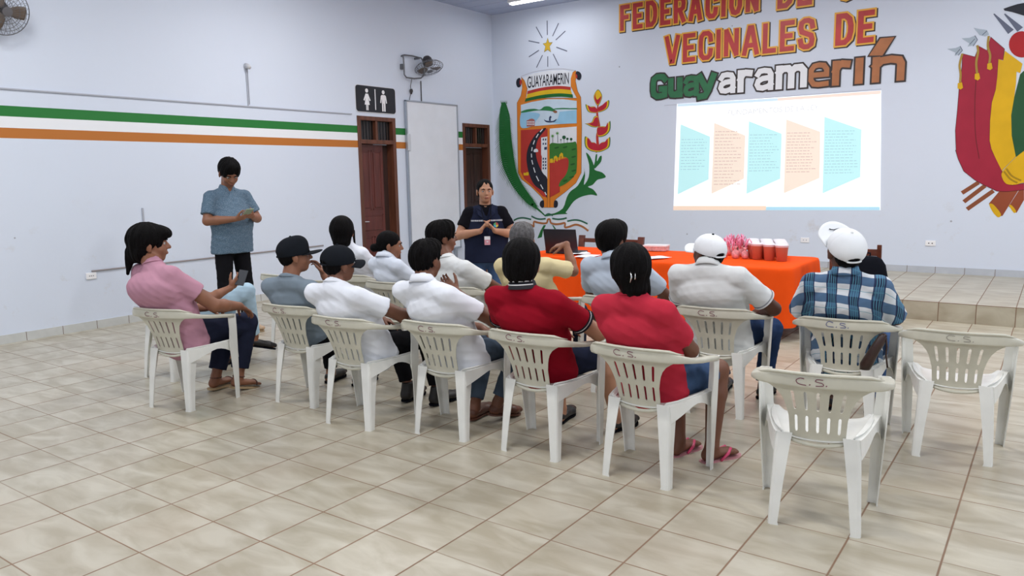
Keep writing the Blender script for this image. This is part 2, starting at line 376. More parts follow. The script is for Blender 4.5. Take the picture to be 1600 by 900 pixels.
# ------------------------------------------------------------------ whiteboard leaning against the left wall
t = empty('whiteboard', (XL, 9.58, 0)); tag(t, 'tall white board with grey metal edge beside the dark doors', 'whiteboard')
MB().box((.02, -.615, .36), (.045, .615, 2.74), .003).build('panel', mat('board_white', (.78, .82, .88), .3, var=.03, vscale=3), t)
fr = MB()
for (a, b, z0, z1) in ((-.63, -.605, .35, 2.755), (.605, .63, .35, 2.755), (-.63, .63, .35, .375), (-.63, .63, 2.735, 2.76)): fr.box((.012, a, z0), (.055, b, z1), .003)
fr.build('frame', mat('board_metal', (.42, .46, .52), .35, metal=.6), t)
for s in (-.5, .5): MB().box((.0, s-.03, 0), (.05, s+.03, .36), .004).build('foot', mat('board_metal', (.42, .46, .52)), t)
MB().box((.055, -.635, 1.98), (.075, -.57, 2.24), .006).build('hinge_plate', mat('plate_grey', (.6, .63, .68), .4), t)
# ------------------------------------------------------------------ wall fan
m_fan = mat('fan_metal', (.16, .165, .18), .4, metal=.5); m_fandk = mat('fan_motor', (.045, .042, .045), .5); m_blade = mat('fan_blade', (.17, .13, .10), .4)
def fan(loc, rz, tilt, label):
    t = empty('wall_fan', loc, rz); tag(t, label, 'fan')
    br = MB()
    br.tube([(.0, -.19, .18), (.04, -.20, .19), (.055, -.20, .14), (.06, -.20, -.10), (.065, -.16, -.14), (.075, 0, -.145), (.11, .12, -.13), (.13, .18, -.08), (.13, .19, .08), (.10, .16, .18), (.06, 0, .20), (.03, -.15, .20), (0, -.19, .18)], .012, 8)
    br.box((0, -.23, -.02), (.05, -.17, .06), .004); br.box((0, .10, .16), (.1, .13, .19), .004)
    br.build('bracket', m_fan, t, smooth=False)
    head = empty('fan_head', (.20, .22, .03), 0, t); head.rotation_euler = Vector(tilt).to_track_quat('Z', 'Y').to_euler()
    R0 = .225
    MB().lathe([(.0, -.19), (.05, -.185), (.075, -.15), (.08, -.08), (.07, -.05), (.0, -.05)], n=20).build('motor', m_fandk, head, smooth=True)
    cg = MB()
    for rr, z in ((R0, 0), (R0*.8, .042), (R0*.5, .06), (R0*.8, -.042), (R0*.5, -.055)):
        cg.tube([(rr*math.cos(a), rr*math.sin(a), z) for a in np.linspace(0, 2*math.pi, 33)[:-1]], .0042 if rr == R0 else .0025, 6, True)
    for k in range(28):
        a = 2*math.pi*k/28; c, s = math.cos(a), math.sin(a)
        for sg in (1, -1):
            cg.tube([(r_*c, r_*s, sg*z_) for r_, z_ in ((.04, .065), (R0*.5, .062), (R0*.8, .045), (R0*.97, .015), (R0, 0))], .0018, 4)
    cg.lathe([(.0, .062), (.045, .064), (.045, .07), (0, .072)], n=16)
    cg.build('cage', m_fan, head)
    for k in range(3):
        a0 = 2*math.pi*k/3; rings = []
        for i in range(7):
            r_ = .035+.16*i/6; wd = .03+.055*math.sin(min(1, i/4)*1.57); tw = .5-.35*i/6
            ring = []
            for s_ in np.linspace(-1, 1, 5):
                aa = a0 + s_*wd/max(r_, .06)*.75; ring.append((r_*math.cos(aa), r_*math.sin(aa), s_*wd*.5*math.sin(tw)))
            rings.append(ring)
        b = MB(); vs = [v for r in rings for v in r]; fs = [(i*5+j, i*5+j+1, (i+1)*5+j+1, (i+1)*5+j) for i in range(6) for j in range(4)]
        b.add(vs, fs); o = b.build('blade', m_blade, head, smooth=True); md = o.modifiers.new('s', 'SOLIDIFY'); md.thickness = .003
    MB().tube([(.03, .0, -.14), (.025, -.03, -.25), (.02, -.02, -.30), (.03, -.03, -.36), (.012, -.05, -.45), (.012, -.06, -.62)], .005, 6).build('power_cord', m_fandk, t)
    MB().tube([(.03, -.025, -.30), (.03, -.022, -.33), (.03, -.03, -.38)], [.02, .028, .012], 10).build('pull_switch', m_fandk, t, smooth=True)
    return t
fan((XL, 9.13, 3.235), 0, (.36, -.12, -.93), 'grey wall fan on a bracket above the tall white board')
p = on_x(-18, 28, XL)
fan((XL, p[1]-.16, p[2]+.02), 0, (.95, .05, -.3), 'grey wall fan cut off at the upper left of the hall')
# cable under the fan
MB().tube([(XL+.01, 9.36, 3.08), (XL+.01, 9.36, 2.76)], .008, 6).build('cable', m_fandk); tag(bpy.data.objects['cable'], 'dark cable running down from the fan to the white board', 'cable')
# conduits and boxes on the left wall
m_pvc = mat('conduit_plastic', (.42, .44, .50), .5)
def tagged(o, label, cat, group=None): return tag(o, label, cat, group)
tagged(MB().box((XL, YF, 2.478), (XL+.016, D1[0]-.1, 2.492)).build('cable_conduit', m_pvc), 'long thin cable conduit running above the green stripe', 'conduit')
a = on_x(384, 103, XL); b = on_x(387, 163, XL)
t = empty('lamp_holder', (XL, a[1], a[2])); tag(t, 'bare lamp holder and thin conduit above the long wall conduit', 'lamp holder')
MB().tube([(0, 0, 0), (.05, 0, -.01), (.075, 0, -.03)], [.035, .03, .022], 10).build('socket', mat('socket_white', (.6, .6, .62), .4), t, smooth=True)
MB().box((0, -.012, b[2]-a[2]-.02), (.012, .0, -.03)).box((0, .012, b[2]-a[2]), (.01, .02, -.03)).build('conduit', m_pvc, t)
a = on_x(222, 325, XL); b = on_x(222, 362, XL)
tagged(MB().box((XL, a[1]-.008, b[2]), (XL+.015, a[1]+.008, a[2])).build('cable_conduit', m_pvc), 'short vertical conduit stub left of the standing man', 'conduit')
a = on_x(142, 431, XL)
t = empty('wall_socket', (XL, a[1], a[2])); tag(t, 'white wall socket low on the left wall, at the end of a conduit', 'socket')
MB().box((0, -.055, -.035), (.014, .055, .035), .005).build('plate', m_white, t); 
for s in (-.02, .0, .02): MB().tube([(.012, s, 0), (.0155, s, 0)], .005, 8).build('slot', m_fandk, t)
b = on_x(205, 418, XL)
tagged(MB().tube([(XL+.008, a[1]+.01, a[2]+.05), (XL+.008, b[1], a[2]+.052), (XL+.008, 5.3, a[2]+.055), (XL+.008, 7.2, a[2]+.06)], .009, 6).build('cable_conduit', mat('conduit_brown', (.30, .27, .27), .5)), 'low grey brown conduit running from the wall socket', 'conduit')
for (px, py, lb) in ((1454, 380, 'wall socket above the stage skirting, right of the plaid shirted man'), (1258, 375, 'wall socket between the red juice cups and the white cap')):
    a = on_y(px, py, YB); t = empty('wall_socket', (a[0], YB, a[2])); tag(t, 'white '+lb, 'socket')
    MB().box((-.06, -.012, -.035), (.06, 0, .035), .004).build('plate', m_white, t)
    for s in (-.02, .02): MB().tube([(s, -.0135, 0), (s, -.011, 0)], .008, 8).build('slot', m_fandk if px > 1300 else m_pvc, t)
# ------------------------------------------------------------------ murals painted on the back wall (flat paint, traced on the wall plane)
def P(px, py, L=1): q = on_y(px, py, YB); return (q[0], YB-.0012*L-.0005, q[2])
def smooth_loop(pts, n=5, closed=True):
    out = []; N = len(pts)
    rng = range(N) if closed else range(N-1)
    for i in rng:
        p0, p1, p2, p3 = (pts[(i-1) % N] if closed or i > 0 else pts[i]), pts[i], pts[(i+1) % N], (pts[(i+2) % N] if closed or i+2 < N else pts[(i+1) % N])
        for k in range(n):
            t_ = k/n
            out.append(tuple(.5*((2*p1[j])+(-p0[j]+p2[j])*t_+(2*p0[j]-5*p1[j]+4*p2[j]-p3[j])*t_*t_+(-p0[j]+3*p1[j]-3*p2[j]+p3[j])*t_**3) for j in (0, 1)))
    if not closed: out.append(tuple(pts[-1][:2]))
    return out
def zz(reg, pts):          # crop (x0,y0,x1,y1,w,h) coordinates -> photograph pixels
    x0, y0, x1, y1, w_, h_ = reg
    return [(x0+(x1-x0)*u/w_, y0+(y1-y0)*v/h_) for u, v in pts]
class Paint:
    def __init__(s, parent): s.p = parent
    def poly(s, name, polys, m, L):
        b = MB()
        for i, pl in enumerate(polys): b.add([P(x, y, L+.03*i) for x, y in pl], [list(range(len(pl)))])
        return b.build(name, m, s.p, fixn=False)
    def stroke(s, name, paths, wd, m, L, closed=False):
        b = MB()
        for i_, pl in enumerate(paths):
            pts = [Vector(P(x, y, L+.03*i_)) for x, y in pl]; N = len(pts); vs = []
            for i, q in enumerate(pts):
                t_ = (pts[(i+1) % N]-pts[i-1]) if closed else (pts[min(i+1, N-1)]-pts[max(i-1, 0)])
                t_.normalize(); nrm = Vector((-t_.z, 0, t_.x)); ww = wd if not isinstance(wd, (list, tuple)) else np.interp(i/(N-1), np.linspace(0, 1, len(wd)), wd)
                vs += [q+nrm*ww/2, q-nrm*ww/2]
            for i in range(N if closed else N-1):
                e = Vector((0, -2e-5*(i % 12), 0)); b.add([vs[j]+e for j in (2*i, 2*i+1, (2*i+3) % (2*N), (2*i+2) % (2*N))], [(0, 1, 2, 3)])
        return b.build(name, m, s.p, fixn=False)
pm = lambda n, c: mat('paint_'+n, c, .5, spec=.25, var=.06, vscale=5)
K_, OR, GR, RD, YE, WH, BL, DR = pm('black', (.02, .022, .035)), pm('orange', (.75, .23, .025)), pm('green', (.018, .15, .035)), pm('red', (.50, .045, .035)), pm('yellow', (.78, .50, .02)), pm('white', (.80, .83, .88)), pm('skyblue', (.36, .62, .80)), pm('darkred', (.30, .012, .03))
t = empty('painted_emblem', (0, 0, 0)); tag(t, 'painted shield emblem with palm branch, red flower and golden star on the back wall', 'mural')
pt = Paint(t)
R1 = (800, 100, 920, 220, 900, 900); R2 = (800, 190, 920, 340, 720, 900); R3 = (770, 150, 870, 330, 500, 900); R4 = (860, 130, 970, 350, 450, 900); R5 = (800, 310, 930, 380, 1600, 862); R8 = (760, 0, 960, 110, 1600, 880)
# shield outline (orange)
out = zz(R1, [(108,150),(150,200),(180,290),(165,400),(760,400),(690,260),(685,170),(710,100),(745,75),(760,110),(745,200),(770,320),(808,390)]) + zz(R2, [(655,30),(650,480),(600,575),(500,660),(420,720),(398,745),(398,805),(300,805),(300,745),(270,700),(180,610),(90,540),(58,480),(50,20)]) + zz(R1, [(60,455),(105,370),(122,280),(115,200)])
pt.poly('shield', [out], OR, 1)
pt.stroke('shield_outline', [out], .006, mat('paint_outline', (.16, .07, .03), .5), 2, True)
pt.poly('scroll_end', [smooth_loop(zz(R1, [(95,165),(60,180),(50,225),(65,270),(95,270),(110,230)])), smooth_loop(zz(R1, [(760,85),(800,100),(815,140),(800,185),(765,180),(745,130)])), smooth_loop(zz(R2, [(285,738),(265,755),(262,785),(280,808),(300,800),(300,745)])), smooth_loop(zz(R2, [(398,745),(420,740),(432,765),(425,800),(402,808),(392,790)]))], K_, 3)
pt.poly('scroll_red', [smooth_loop(zz(R1, [(95,185),(115,195),(110,245),(92,235)])), smooth_loop(zz(R1, [(745,120),(765,130),(765,170),(750,160)]))], RD, 4)
pt.stroke('banner_line', [smooth_loop(zz(R1, [(108,145),(250,95),(420,65),(600,58),(735,78)]), closed=False)], .008, mat('paint_grey', (.5, .5, .55), .5), 1)
arc = lambda ya, yb, xa, xb, xc, xd: smooth_loop(zz(R1, [(xa, ya+52),(xa+(xb-xa)*.25, ya+20),((xa+xb)/2, ya),(xa+(xb-xa)*.75, ya-8),(xb, ya+4)]), 4, False) + list(reversed(smooth_loop(zz(R1, [(xc, yb+52),(xc+(xd-xc)*.25, yb+20),((xc+xd)/2, yb),(xc+(xd-xc)*.75, yb-8),(xd, yb+4)]), 4, False)))
pt.poly('banner_field', [zz(R1, [(135,160),(250,110),(420,78),(600,70),(715,90),(690,170),(690,290),(440,290),(180,345),(185,290)])], WH, 3)
pt.poly('red_band', [arc(265, 302, 185, 690, 180, 690)], RD, 4)
pt.poly('yellow_band', [arc(302, 352, 180, 690, 168, 706)], YE, 4)
pt.poly('green_band', [arc(352, 392, 165, 712, 150, 718)], GR, 4)
# word on the banner
b = MB(); 
def banner_fn(u, v):     # u 0..1 along, v 0..1 up
    x = 182+(668-182)*u; y = (285-50*u+6*math.sin(3.14*u)*-1) - v*(135+25*u*0); return P(*zz(R1, [(x, y)])[0], 5)
fit_text(b, 'GUAYARAMERIN', (0, 0, 1, 1), banner_fn, offset=.006, space=.95); b.build('lettering', K_, t, fixn=False)
# fields of the shield
pt.poly('sky', [zz(R1, [(105,480),(230,445),(420,412),(600,412),(760,432),(760,695),(540,705),(300,725),(108,742)])], pm('paleblue', (.62, .76, .88)), 4)
pt.poly('water', [smooth_loop(zz(R1, [(108,580),(200,565),(300,575),(330,600),(290,660),(230,730),(108,742)])), zz(R1, [(560,560),(760,540),(760,695),(560,702),(480,690),(540,640)])], pm('water', (.33, .62, .84)), 5)
pt.poly('hills', [smooth_loop(zz(R1, [(108,560),(170,535),(260,525),(330,535),(380,500),(440,498),(480,520),(520,548),(520,565),(430,548),(300,545),(200,560),(120,572)])), smooth_loop(zz(R1, [(500,522),(600,515),(680,518),(757,518),(757,530),(600,530),(510,532)]))], pm('hill', (.03, .22, .07)), 6)
pt.poly('bank', [smooth_loop(zz(R1, [(480,552),(525,548),(530,570),(505,575)]))], pm('brown', (.30, .12, .06)), 7)
pt.poly('boat', [smooth_loop(zz(R1, [(378,650),(410,665),(480,668),(525,645),(505,675),(450,686),(400,678)])), zz(R1, [(436,665),(438,625),(452,605),(468,620),(455,640),(458,668)])], pm('navy', (.03, .05, .12)), 7)
pt.poly('fortress', [zz(R1, [(175,735),(175,660),(195,655),(210,645),(240,640),(262,650),(270,660),(270,728)])], pm('brick', (.45, .16, .14)), 7)
pt.poly('fortress_windows', [zz(R1, [(180+i*18, 672+j*26),(192+i*18, 671+j*26),(192+i*18, 687+j*26),(180+i*18, 688+j*26)]) for i in range(5) for j in range(2)], WH, 8)
pt.poly('road_field', [zz(R2, [(84,80),(335,66),(335,712),(290,700),(180,590),(120,540),(84,470)])], RD, 4)
pt.poly('pavement', [smooth_loop(zz(R2, [(290,68),(320,68),(250,160),(225,260),(240,370),(290,480),(334,540),(334,712),(300,660),(210,590),(160,480),(138,350),(155,240),(215,130)]), 4)], K_, 6)
pt.poly('tower', [zz(R2, [(275,150),(333,140),(333,545),(300,500),(280,470),(282,330),(275,310)])], WH, 5)
pt.poly('tower_windows', [zz(R2, [(x, y),(x+12, y-2),(x+12, y+16),(x, y+18)]) for x in (290, 312) for y in (160, 200, 340, 370, 400, 430)] + [zz(R2, [(305,240),(330,235),(330,262),(305,265)])], pm('navy', (.03, .05, .12)), 7)
cl = [(290,70),(250,115),(215,175),(192,240),(184,300),(188,360),(205,430),(230,510),(270,590),(310,660),(334,705)]
cp = zz(R2, cl); segs = []
for i in range(len(cp)-1): segs.append([cp[i], ((cp[i][0]*.4+cp[i+1][0]*.6), (cp[i][1]*.4+cp[i+1][1]*.6))])
pt.stroke('road_marking', segs, [.018, .02], WH, 7)
pt.poly('truck', [smooth_loop(zz(R2, [(208,285),(210,262),(235,255),(248,270),(244,284)]))], WH, 8)
pt.poly('digger', [zz(R2, [(110,480),(135,480),(140,472),(160,476),(158,505),(112,505)]), ], YE, 8)
pt.poly('landscape_sky', [zz(R2, [(355,66),(608,46),(608,215),(355,215)])], WH, 4)
pt.poly('landscape_earth', [zz(R2, [(355,380),(540,335),(540,500),(450,610),(450,660),(355,712)])], RD, 4)
pt.poly('landscape_green', [smooth_loop(zz(R2, [(356,212),(450,205),(560,195),(608,210),(608,450),(590,500),(530,565),(445,610),(455,560),(505,500),(530,420),(525,345),(450,330),(357,365)]), 4)], pm('grass', (.05, .20, .035)), 5)
pt.poly('grass_tuft', [smooth_loop(zz(R2, [(x, y),(x+35, y-10),(x+40, y),(x+10, y+10)])) for x, y in ((400,245),(480,240),(560,260),(560,330),(550,400),(560,460),(480,555),(540,520))], pm('grassdark', (.02, .10, .02)), 6)
pt.poly('hut', [zz(R2, [(358,350),(385,345),(388,385),(360,388)]), zz(R2, [(395,330),(415,318),(430,335),(432,370),(420,375),(415,345),(402,350),(402,385),(392,385)]), zz(R2, [(448,310),(465,290),(480,300),(484,340),(472,345),(465,320),(455,330),(450,362),(440,360)])], YE, 7)
for px, py, h in ((383, 140, 62), (430, 118, 80)):
    pt.stroke('palm_tree', [zz(R2, [(px, py), (px+2, py+h)])], .008, K_, 7)
pt.poly('palm_crown', [[(cx_+rr*math.cos(a_), cy_+rr*math.sin(a_)) for k in range(14) for a_, rr in [(2*math.pi*k/14, 3.4 if k % 2 else 1.2)]] for (cx_, cy_) in zz(R2, [(383,135),(428,110)])], pm('leaf', (.08, .30, .05)), 8)
pt.poly('round_tree', [circ(x, y, r, 16) for (x, y), r in zip(zz(R2, [(490,148),(522,162),(557,165),(461,170)]), (2.9, 1.9, 2.1, 1.1))], pm('treedark', (.02, .10, .04)), 7)
pt.stroke('tree_trunk', [zz(R2, [(x, y), (x, y+h)]) for x, y, h in ((490,165,35),(522,170,30),(556,170,28),(461,175,25))], .006, K_, 7)
pt.poly('centre_post', [zz(R2, [(337,52),(354,52),(356,805),(334,805)])], OR, 8)
pt.stroke('centre_line', [zz(R2, [(334,640),(334,805)]), zz(R2, [(357,640),(357,805)])], .006, mat('paint_outline', (.16, .07, .03)), 9)
# palm branch: spine polyline with saw tooth fronds
sp = zz(R3, [(85,50),(92,150),(95,250),(100,350),(110,440),(125,530),(150,610),(190,690),(240,760),(290,820),(340,870)])
wl = [18, 50, 55, 60, 62, 60, 50, 45, 40, 34, 12]
s2 = smooth_loop(sp, 6, False); n2 = len(s2); b = MB()
def PE(q, e): v = P(q[0], q[1], 2); return (v[0], v[1]-e, v[2])
for i in range(n2-1):
    t_ = i/(n2-1); w0 = np.interp(t_, np.linspace(0, 1, len(wl)), wl)*.2*.80; w1 = np.interp((i+1)/(n2-1), np.linspace(0, 1, len(wl)), wl)*.2*.80
    q0, q1 = Vector(s2[i]), Vector(s2[i+1]); d = (q1-q0).normalized(); nrm = Vector((d.y, -d.x))
    e = 3e-5*(i % 7); b.add([PE(q0-nrm*w0, e), PE(q0+nrm*w0, e), PE(q1+nrm*w1, e), PE(q1-nrm*w1, e)], [(0, 1, 2, 3)])
    for sg, ln in ((-1, .95), (1, .55)):
        e = 3e-4+3e-5*(i % 9)+(2.7e-4 if sg > 0 else 0); l_ = w0*ln*(.85+.4*random.random())
        b.add([PE(q0+nrm*sg*w0*.7, e), PE(q0+d*2.4+nrm*sg*w0*.7, e), PE(q0+d*(4.5+l_*.9)+nrm*sg*(w0*.85+l_), e)], [(0, 1, 2)])
for k in range(5):
    b.add([PE((s2[0][0]-4+k*2, s2[0][1]+2), 2e-4), PE((s2[0][0]-2.5+k*2, s2[0][1]+2), 2e-4), PE((s2[0][0]-4.5+k*2.4, s2[0][1]-3.5), 2e-4)], [(0, 1, 2)])
b.build('palm_branch', GR, t, fixn=False)
pt.stroke('branch_stem', [zz(R5, [(380,110),(480,190),(560,260),(650,345)])], [.05, .02], GR, 2)
# flower stalk
pt.poly('leaf_cluster', [smooth_loop(zz(R5, [(650,345),(780,326),(900,308),(1065,296),(1030,268),(1060,200),(1005,175),(950,220),(820,285),(710,305)]), 3),
  smooth_loop(zz(R4, [(20,838),(80,800),(105,730),(130,690),(175,655),(215,580),(215,540),(222,590),(215,650),(245,600),(248,520),(228,445),(255,470),(280,530),(285,555),(330,570),(355,598),(330,610),(300,618),(270,650),(240,662),(275,680),(300,718),(260,712),(200,725),(150,755),(110,810),(85,832)]), 3)], GR, 2)
pt.poly('stem_leaf', [smooth_loop(zz(R4, [(290,460),(300,455),(298,500),(315,470),(328,465),(325,500),(300,530),(285,545),(278,530),(285,500)]), 3)], GR, 3)
pt.stroke('stem', [smooth_loop(zz(R4, [(290,440),(305,420),(300,340),(312,280),(300,200),(305,140)]), closed=False)], [.03, .05, .045, .04, .02], RD, 3)
fl = [[(305,40),(330,75),(325,110),(305,145),(285,120),(278,80)], [(305,185),(275,190),(240,180),(225,135),(250,150),(285,150)], [(305,185),(310,155),(340,135),(375,108),(372,150),(345,175)],
 [(305,275),(270,280),(230,262),(222,258),(262,250),(280,215),(305,212)], [(300,285),(335,275),(365,275),(383,240),(382,300),(350,335),(305,340)],
 [(305,440),(250,430),(222,400),(220,345),(235,345),(255,375),(285,380),(305,410)], [(305,440),(310,400),(330,378),(360,370),(382,343),(380,400),(355,425)]]
pt.poly('petal', [smooth_loop(zz(R4, q), 4) for q in fl], GR, 3)
def shrink(q, c, k): return [(c[0]+(x-c[0])*k, c[1]+(y-c[1])*k) for x, y in q]
pt.poly('petal_edge', [smooth_loop(zz(R4, shrink(q, (305, sum(y for _, y in q)/len(q)), .93)), 4) for q in fl], YE, 4)
pt.poly('petal_heart', [smooth_loop(zz(R4, shrink(q, (305, sum(y for _, y in q)/len(q)+4), .80)), 4) for q in fl], pm('petalred', (.48, .02, .04)), 5)
pt.poly('bud_tip', [smooth_loop(zz(R4, [(305,45),(325,75),(318,90),(300,105),(290,80)]))], YE, 6)
# ribbon
rg = mat('paint_ribbongreen', (.02, .13, .07), .45); rb = mat('paint_ribbonbrown', (.42, .15, .045), .45)
pt.poly('ribbon_white', [smooth_loop(zz(R5, q), 3) for q in ([(40,425),(200,385),(370,405),(385,350),(520,400),(650,395),(700,345),(780,390),(920,400),(1055,385),(1060,440),(1240,420),(1450,490),(1460,590),(1260,510),(1060,545),(1010,480),(860,490),(720,420),(640,480),(420,450),(400,520),(250,465),(60,470)],)], WH, 1)
pt.stroke('ribbon_green', [smooth_loop(zz(R5, q), closed=False) for q in ([(35,425),(120,385),(230,375),(370,405)], [(375,340),(450,380),(540,400),(650,390)], [(640,335),(680,305),(720,300),(790,330)], [(775,385),(880,402),(980,395),(1055,375)], [(1065,440),(1200,415),(1320,430),(1455,490)])], .028, rg, 3)
pt.stroke('ribbon_brown', [smooth_loop(zz(R5, q), closed=False) for q in ([(60,490),(150,465),(280,470),(400,530),(420,540),(425,450),(500,465),(600,480),(670,470),(690,410),(730,405),(750,470),(830,495),(930,490),(1020,475),(1020,555),(1100,545),(1230,505),(1360,545),(1470,625)],)], .034, rb, 3)
pt.poly('ribbon_tail', [zz(R5, [(610,515),(655,515),(600,620),(575,745),(490,770),(550,620)]), zz(R5, [(770,510),(800,520),(850,590),(890,660),(850,655),(800,560)])], GR, 2)
# star
sc_ = zz(R8, [(767, 570)])[0]
def star(k, L, nm, m):
    pts = zz(R8, [(767,470),(785,530),(830,528),(792,580),(808,655),(767,625),(720,655),(738,580),(704,545),(748,535)])
    pt.poly(nm, [shrink(pts, sc_, k)], m, L)
star(1.0, 2, 'star_edge', pm('olive', (.30, .24, .08))); star(.84, 3, 'star', pm('gold', (.66, .42, .035)))
pt.stroke('star_ray', [zz(R8, q) for q in ([(760,258),(763,438)], [(903,290),(828,452)], [(988,388),(868,500)], [(875,590),(1010,640)], [(835,675),(908,822)], [(768,705),(768,835)], [(702,690),(627,845)], [(658,628),(532,712)], [(664,538),(528,510)], [(700,475),(622,335)])], .016, pm('slate', (.13, .15, .22)), 2)
# flags emblem at the right edge
R6 = (1480, 0, 1600, 130, 831, 900); R7 = (1480, 220, 1600, 350, 831, 900); R9 = (1440, 0, 1600, 360, 400, 900)
t = empty('painted_flags_emblem', (0, 0, 0)); tag(t, 'painted emblem of red, yellow and green flags at the right of the back wall', 'mural')
pt = Paint(t); FR = pm('flagred', (.36, .02, .045)); FY = pm('flagyellow', (.72, .42, .01)); FG = pm('flaggreen', (.02, .09, .035))
redp = zz(R6, [(165,580),(300,615),(345,500),(430,545),(470,400),(620,530),(605,650),(555,640),(540,900)]) + zz(R9, [(290,350),(275,400),(268,470)]) + zz(R7, [(460,0),(480,90),(520,180),(580,270),(595,330),(590,400),(700,480),(831,460),(831,530),(640,550),(540,545),(400,480),(300,425),(180,330),(120,200),(90,100)]) + zz(R9, [(135,590),(132,510),(140,430),(148,330),(158,260)])
pt.poly('red_flag', [redp + []], FR, 2); pt.stroke('flag_outline', [redp], .006, pm('outline_dark', (.10, .02, .02)), 3, True)
yl = zz(R6, [(555,640),(605,655),(750,775),(745,900)]) + zz(R9, [(362,380),(350,450),(352,530),(368,612),(320,660)]) + zz(R7, [(595,330),(520,180),(480,90),(460,0)]) + zz(R9, [(268,470),(275,400),(290,350),(296,300)])
pt.poly('yellow_flag', [yl], FY, 4)
pt.poly('yellow_fold', [zz(R6, [(625,550),(815,690),(790,790),(750,775),(605,655)])], FY, 5)
px_ = zz(R9, [(385,290),(440,240),(440,610),(368,612),(352,530),(350,450),(362,380)]); pt.poly('green_flag', [px_], FG, 3)
pt.poly('flag_roll', [smooth_loop(zz(R7, [(600,330),(720,200),(831,110),(900,80),(900,400),(790,460),(720,475),(640,465),(595,400)]), 3)], FY, 6)
pt.stroke('roll_cord', [smooth_loop(zz(R7, [(640,300),(700,380),(800,430)]), closed=False), smooth_loop(zz(R7, [(615,330),(680,410),(760,455)]), closed=False)], .02, pm('olivegold', (.38, .22, .01)), 7)
pt.stroke('flag_fold_line', [smooth_loop(zz(R9, [(213,310),(208,400),(210,520),(225,620)]), closed=False)], .005, pm('outline_dark', (.10, .02, .02)), 4)
pt.poly('spear_tip', [zz(R6, q) for q in ([(0,530),(90,520),(140,500),(165,540),(130,590),(80,605),(90,570)], [(155,415),(240,410),(300,385),(325,430),(290,490),(220,505),(240,470)], [(285,300),(350,315),(430,325),(455,375),(410,395),(350,380)])], pm('steelblue', (.42, .50, .58)), 2)
pt.stroke('spear_mark', [zz(R6, q) for q in ([(90,590),(140,530)], [(140,500),(165,545),(120,600)], [(245,480),(300,420)], [(300,385),(328,430),(280,500)], [(380,380),(430,335)])], .008, pm('slate', (.13, .15, .22)), 3)
pt.stroke('bayonet', [zz(R6, [(505,150),(690,345)]), zz(R6, [(620,150),(790,320)])], [.012, .07], pm('slate', (.13, .15, .22)), 2)
pt.stroke('tassel_cord', [smooth_loop(zz(R6, q), closed=False) for q in ([(165,580),(135,700),(145,800),(140,890)], [(325,490),(335,560),(315,680),(325,800)], [(450,390),(440,500),(465,600),(455,690)])], .024, pm('cordgold', (.40, .26, .05)), 5)
pt.poly('tassel', [zz(R6, [(x-25, y),(x+20, y-10),(x+32, y+50),(x+5, y+70),(x-28, y+55)]) for x, y in ((325,800),(460,690),(140,900))], FY, 6)
pt.poly('liberty_cap', [circ(*c_, 20.5, 28) for c_ in zz(R6, [(810,480)])], pm('capred', (.42, .015, .02)), 4)
pt.poly('condor_wing', [zz(R6, [(610,95),(680,70),(760,45),(900,20),(900,200),(831,170),(700,130),(620,115)])], K_, 3)
pt.stroke('flag_pole', [zz(R7, q) for q in ([(160,565),(340,450)], [(180,660),(410,485)], [(215,740),(500,540)])], .05, pm('polebrown', (.26, .08, .035)), 1)
pt.poly('cannon', [zz(R7, [(450,680),(560,550),(780,520),(600,810),(540,825)]), zz(R7, [(665,710),(780,530),(831,520),(831,640),(750,780)])], pm('cannon', (.30, .07, .03)), 1)
pt.poly('cannon_mouth', [smooth_loop(zz(R7, [(455,690),(500,690),(580,790),(555,828),(500,780)])), smooth_loop(zz(R7, [(670,700),(700,700),(745,760),(720,778)]))], FY, 2)
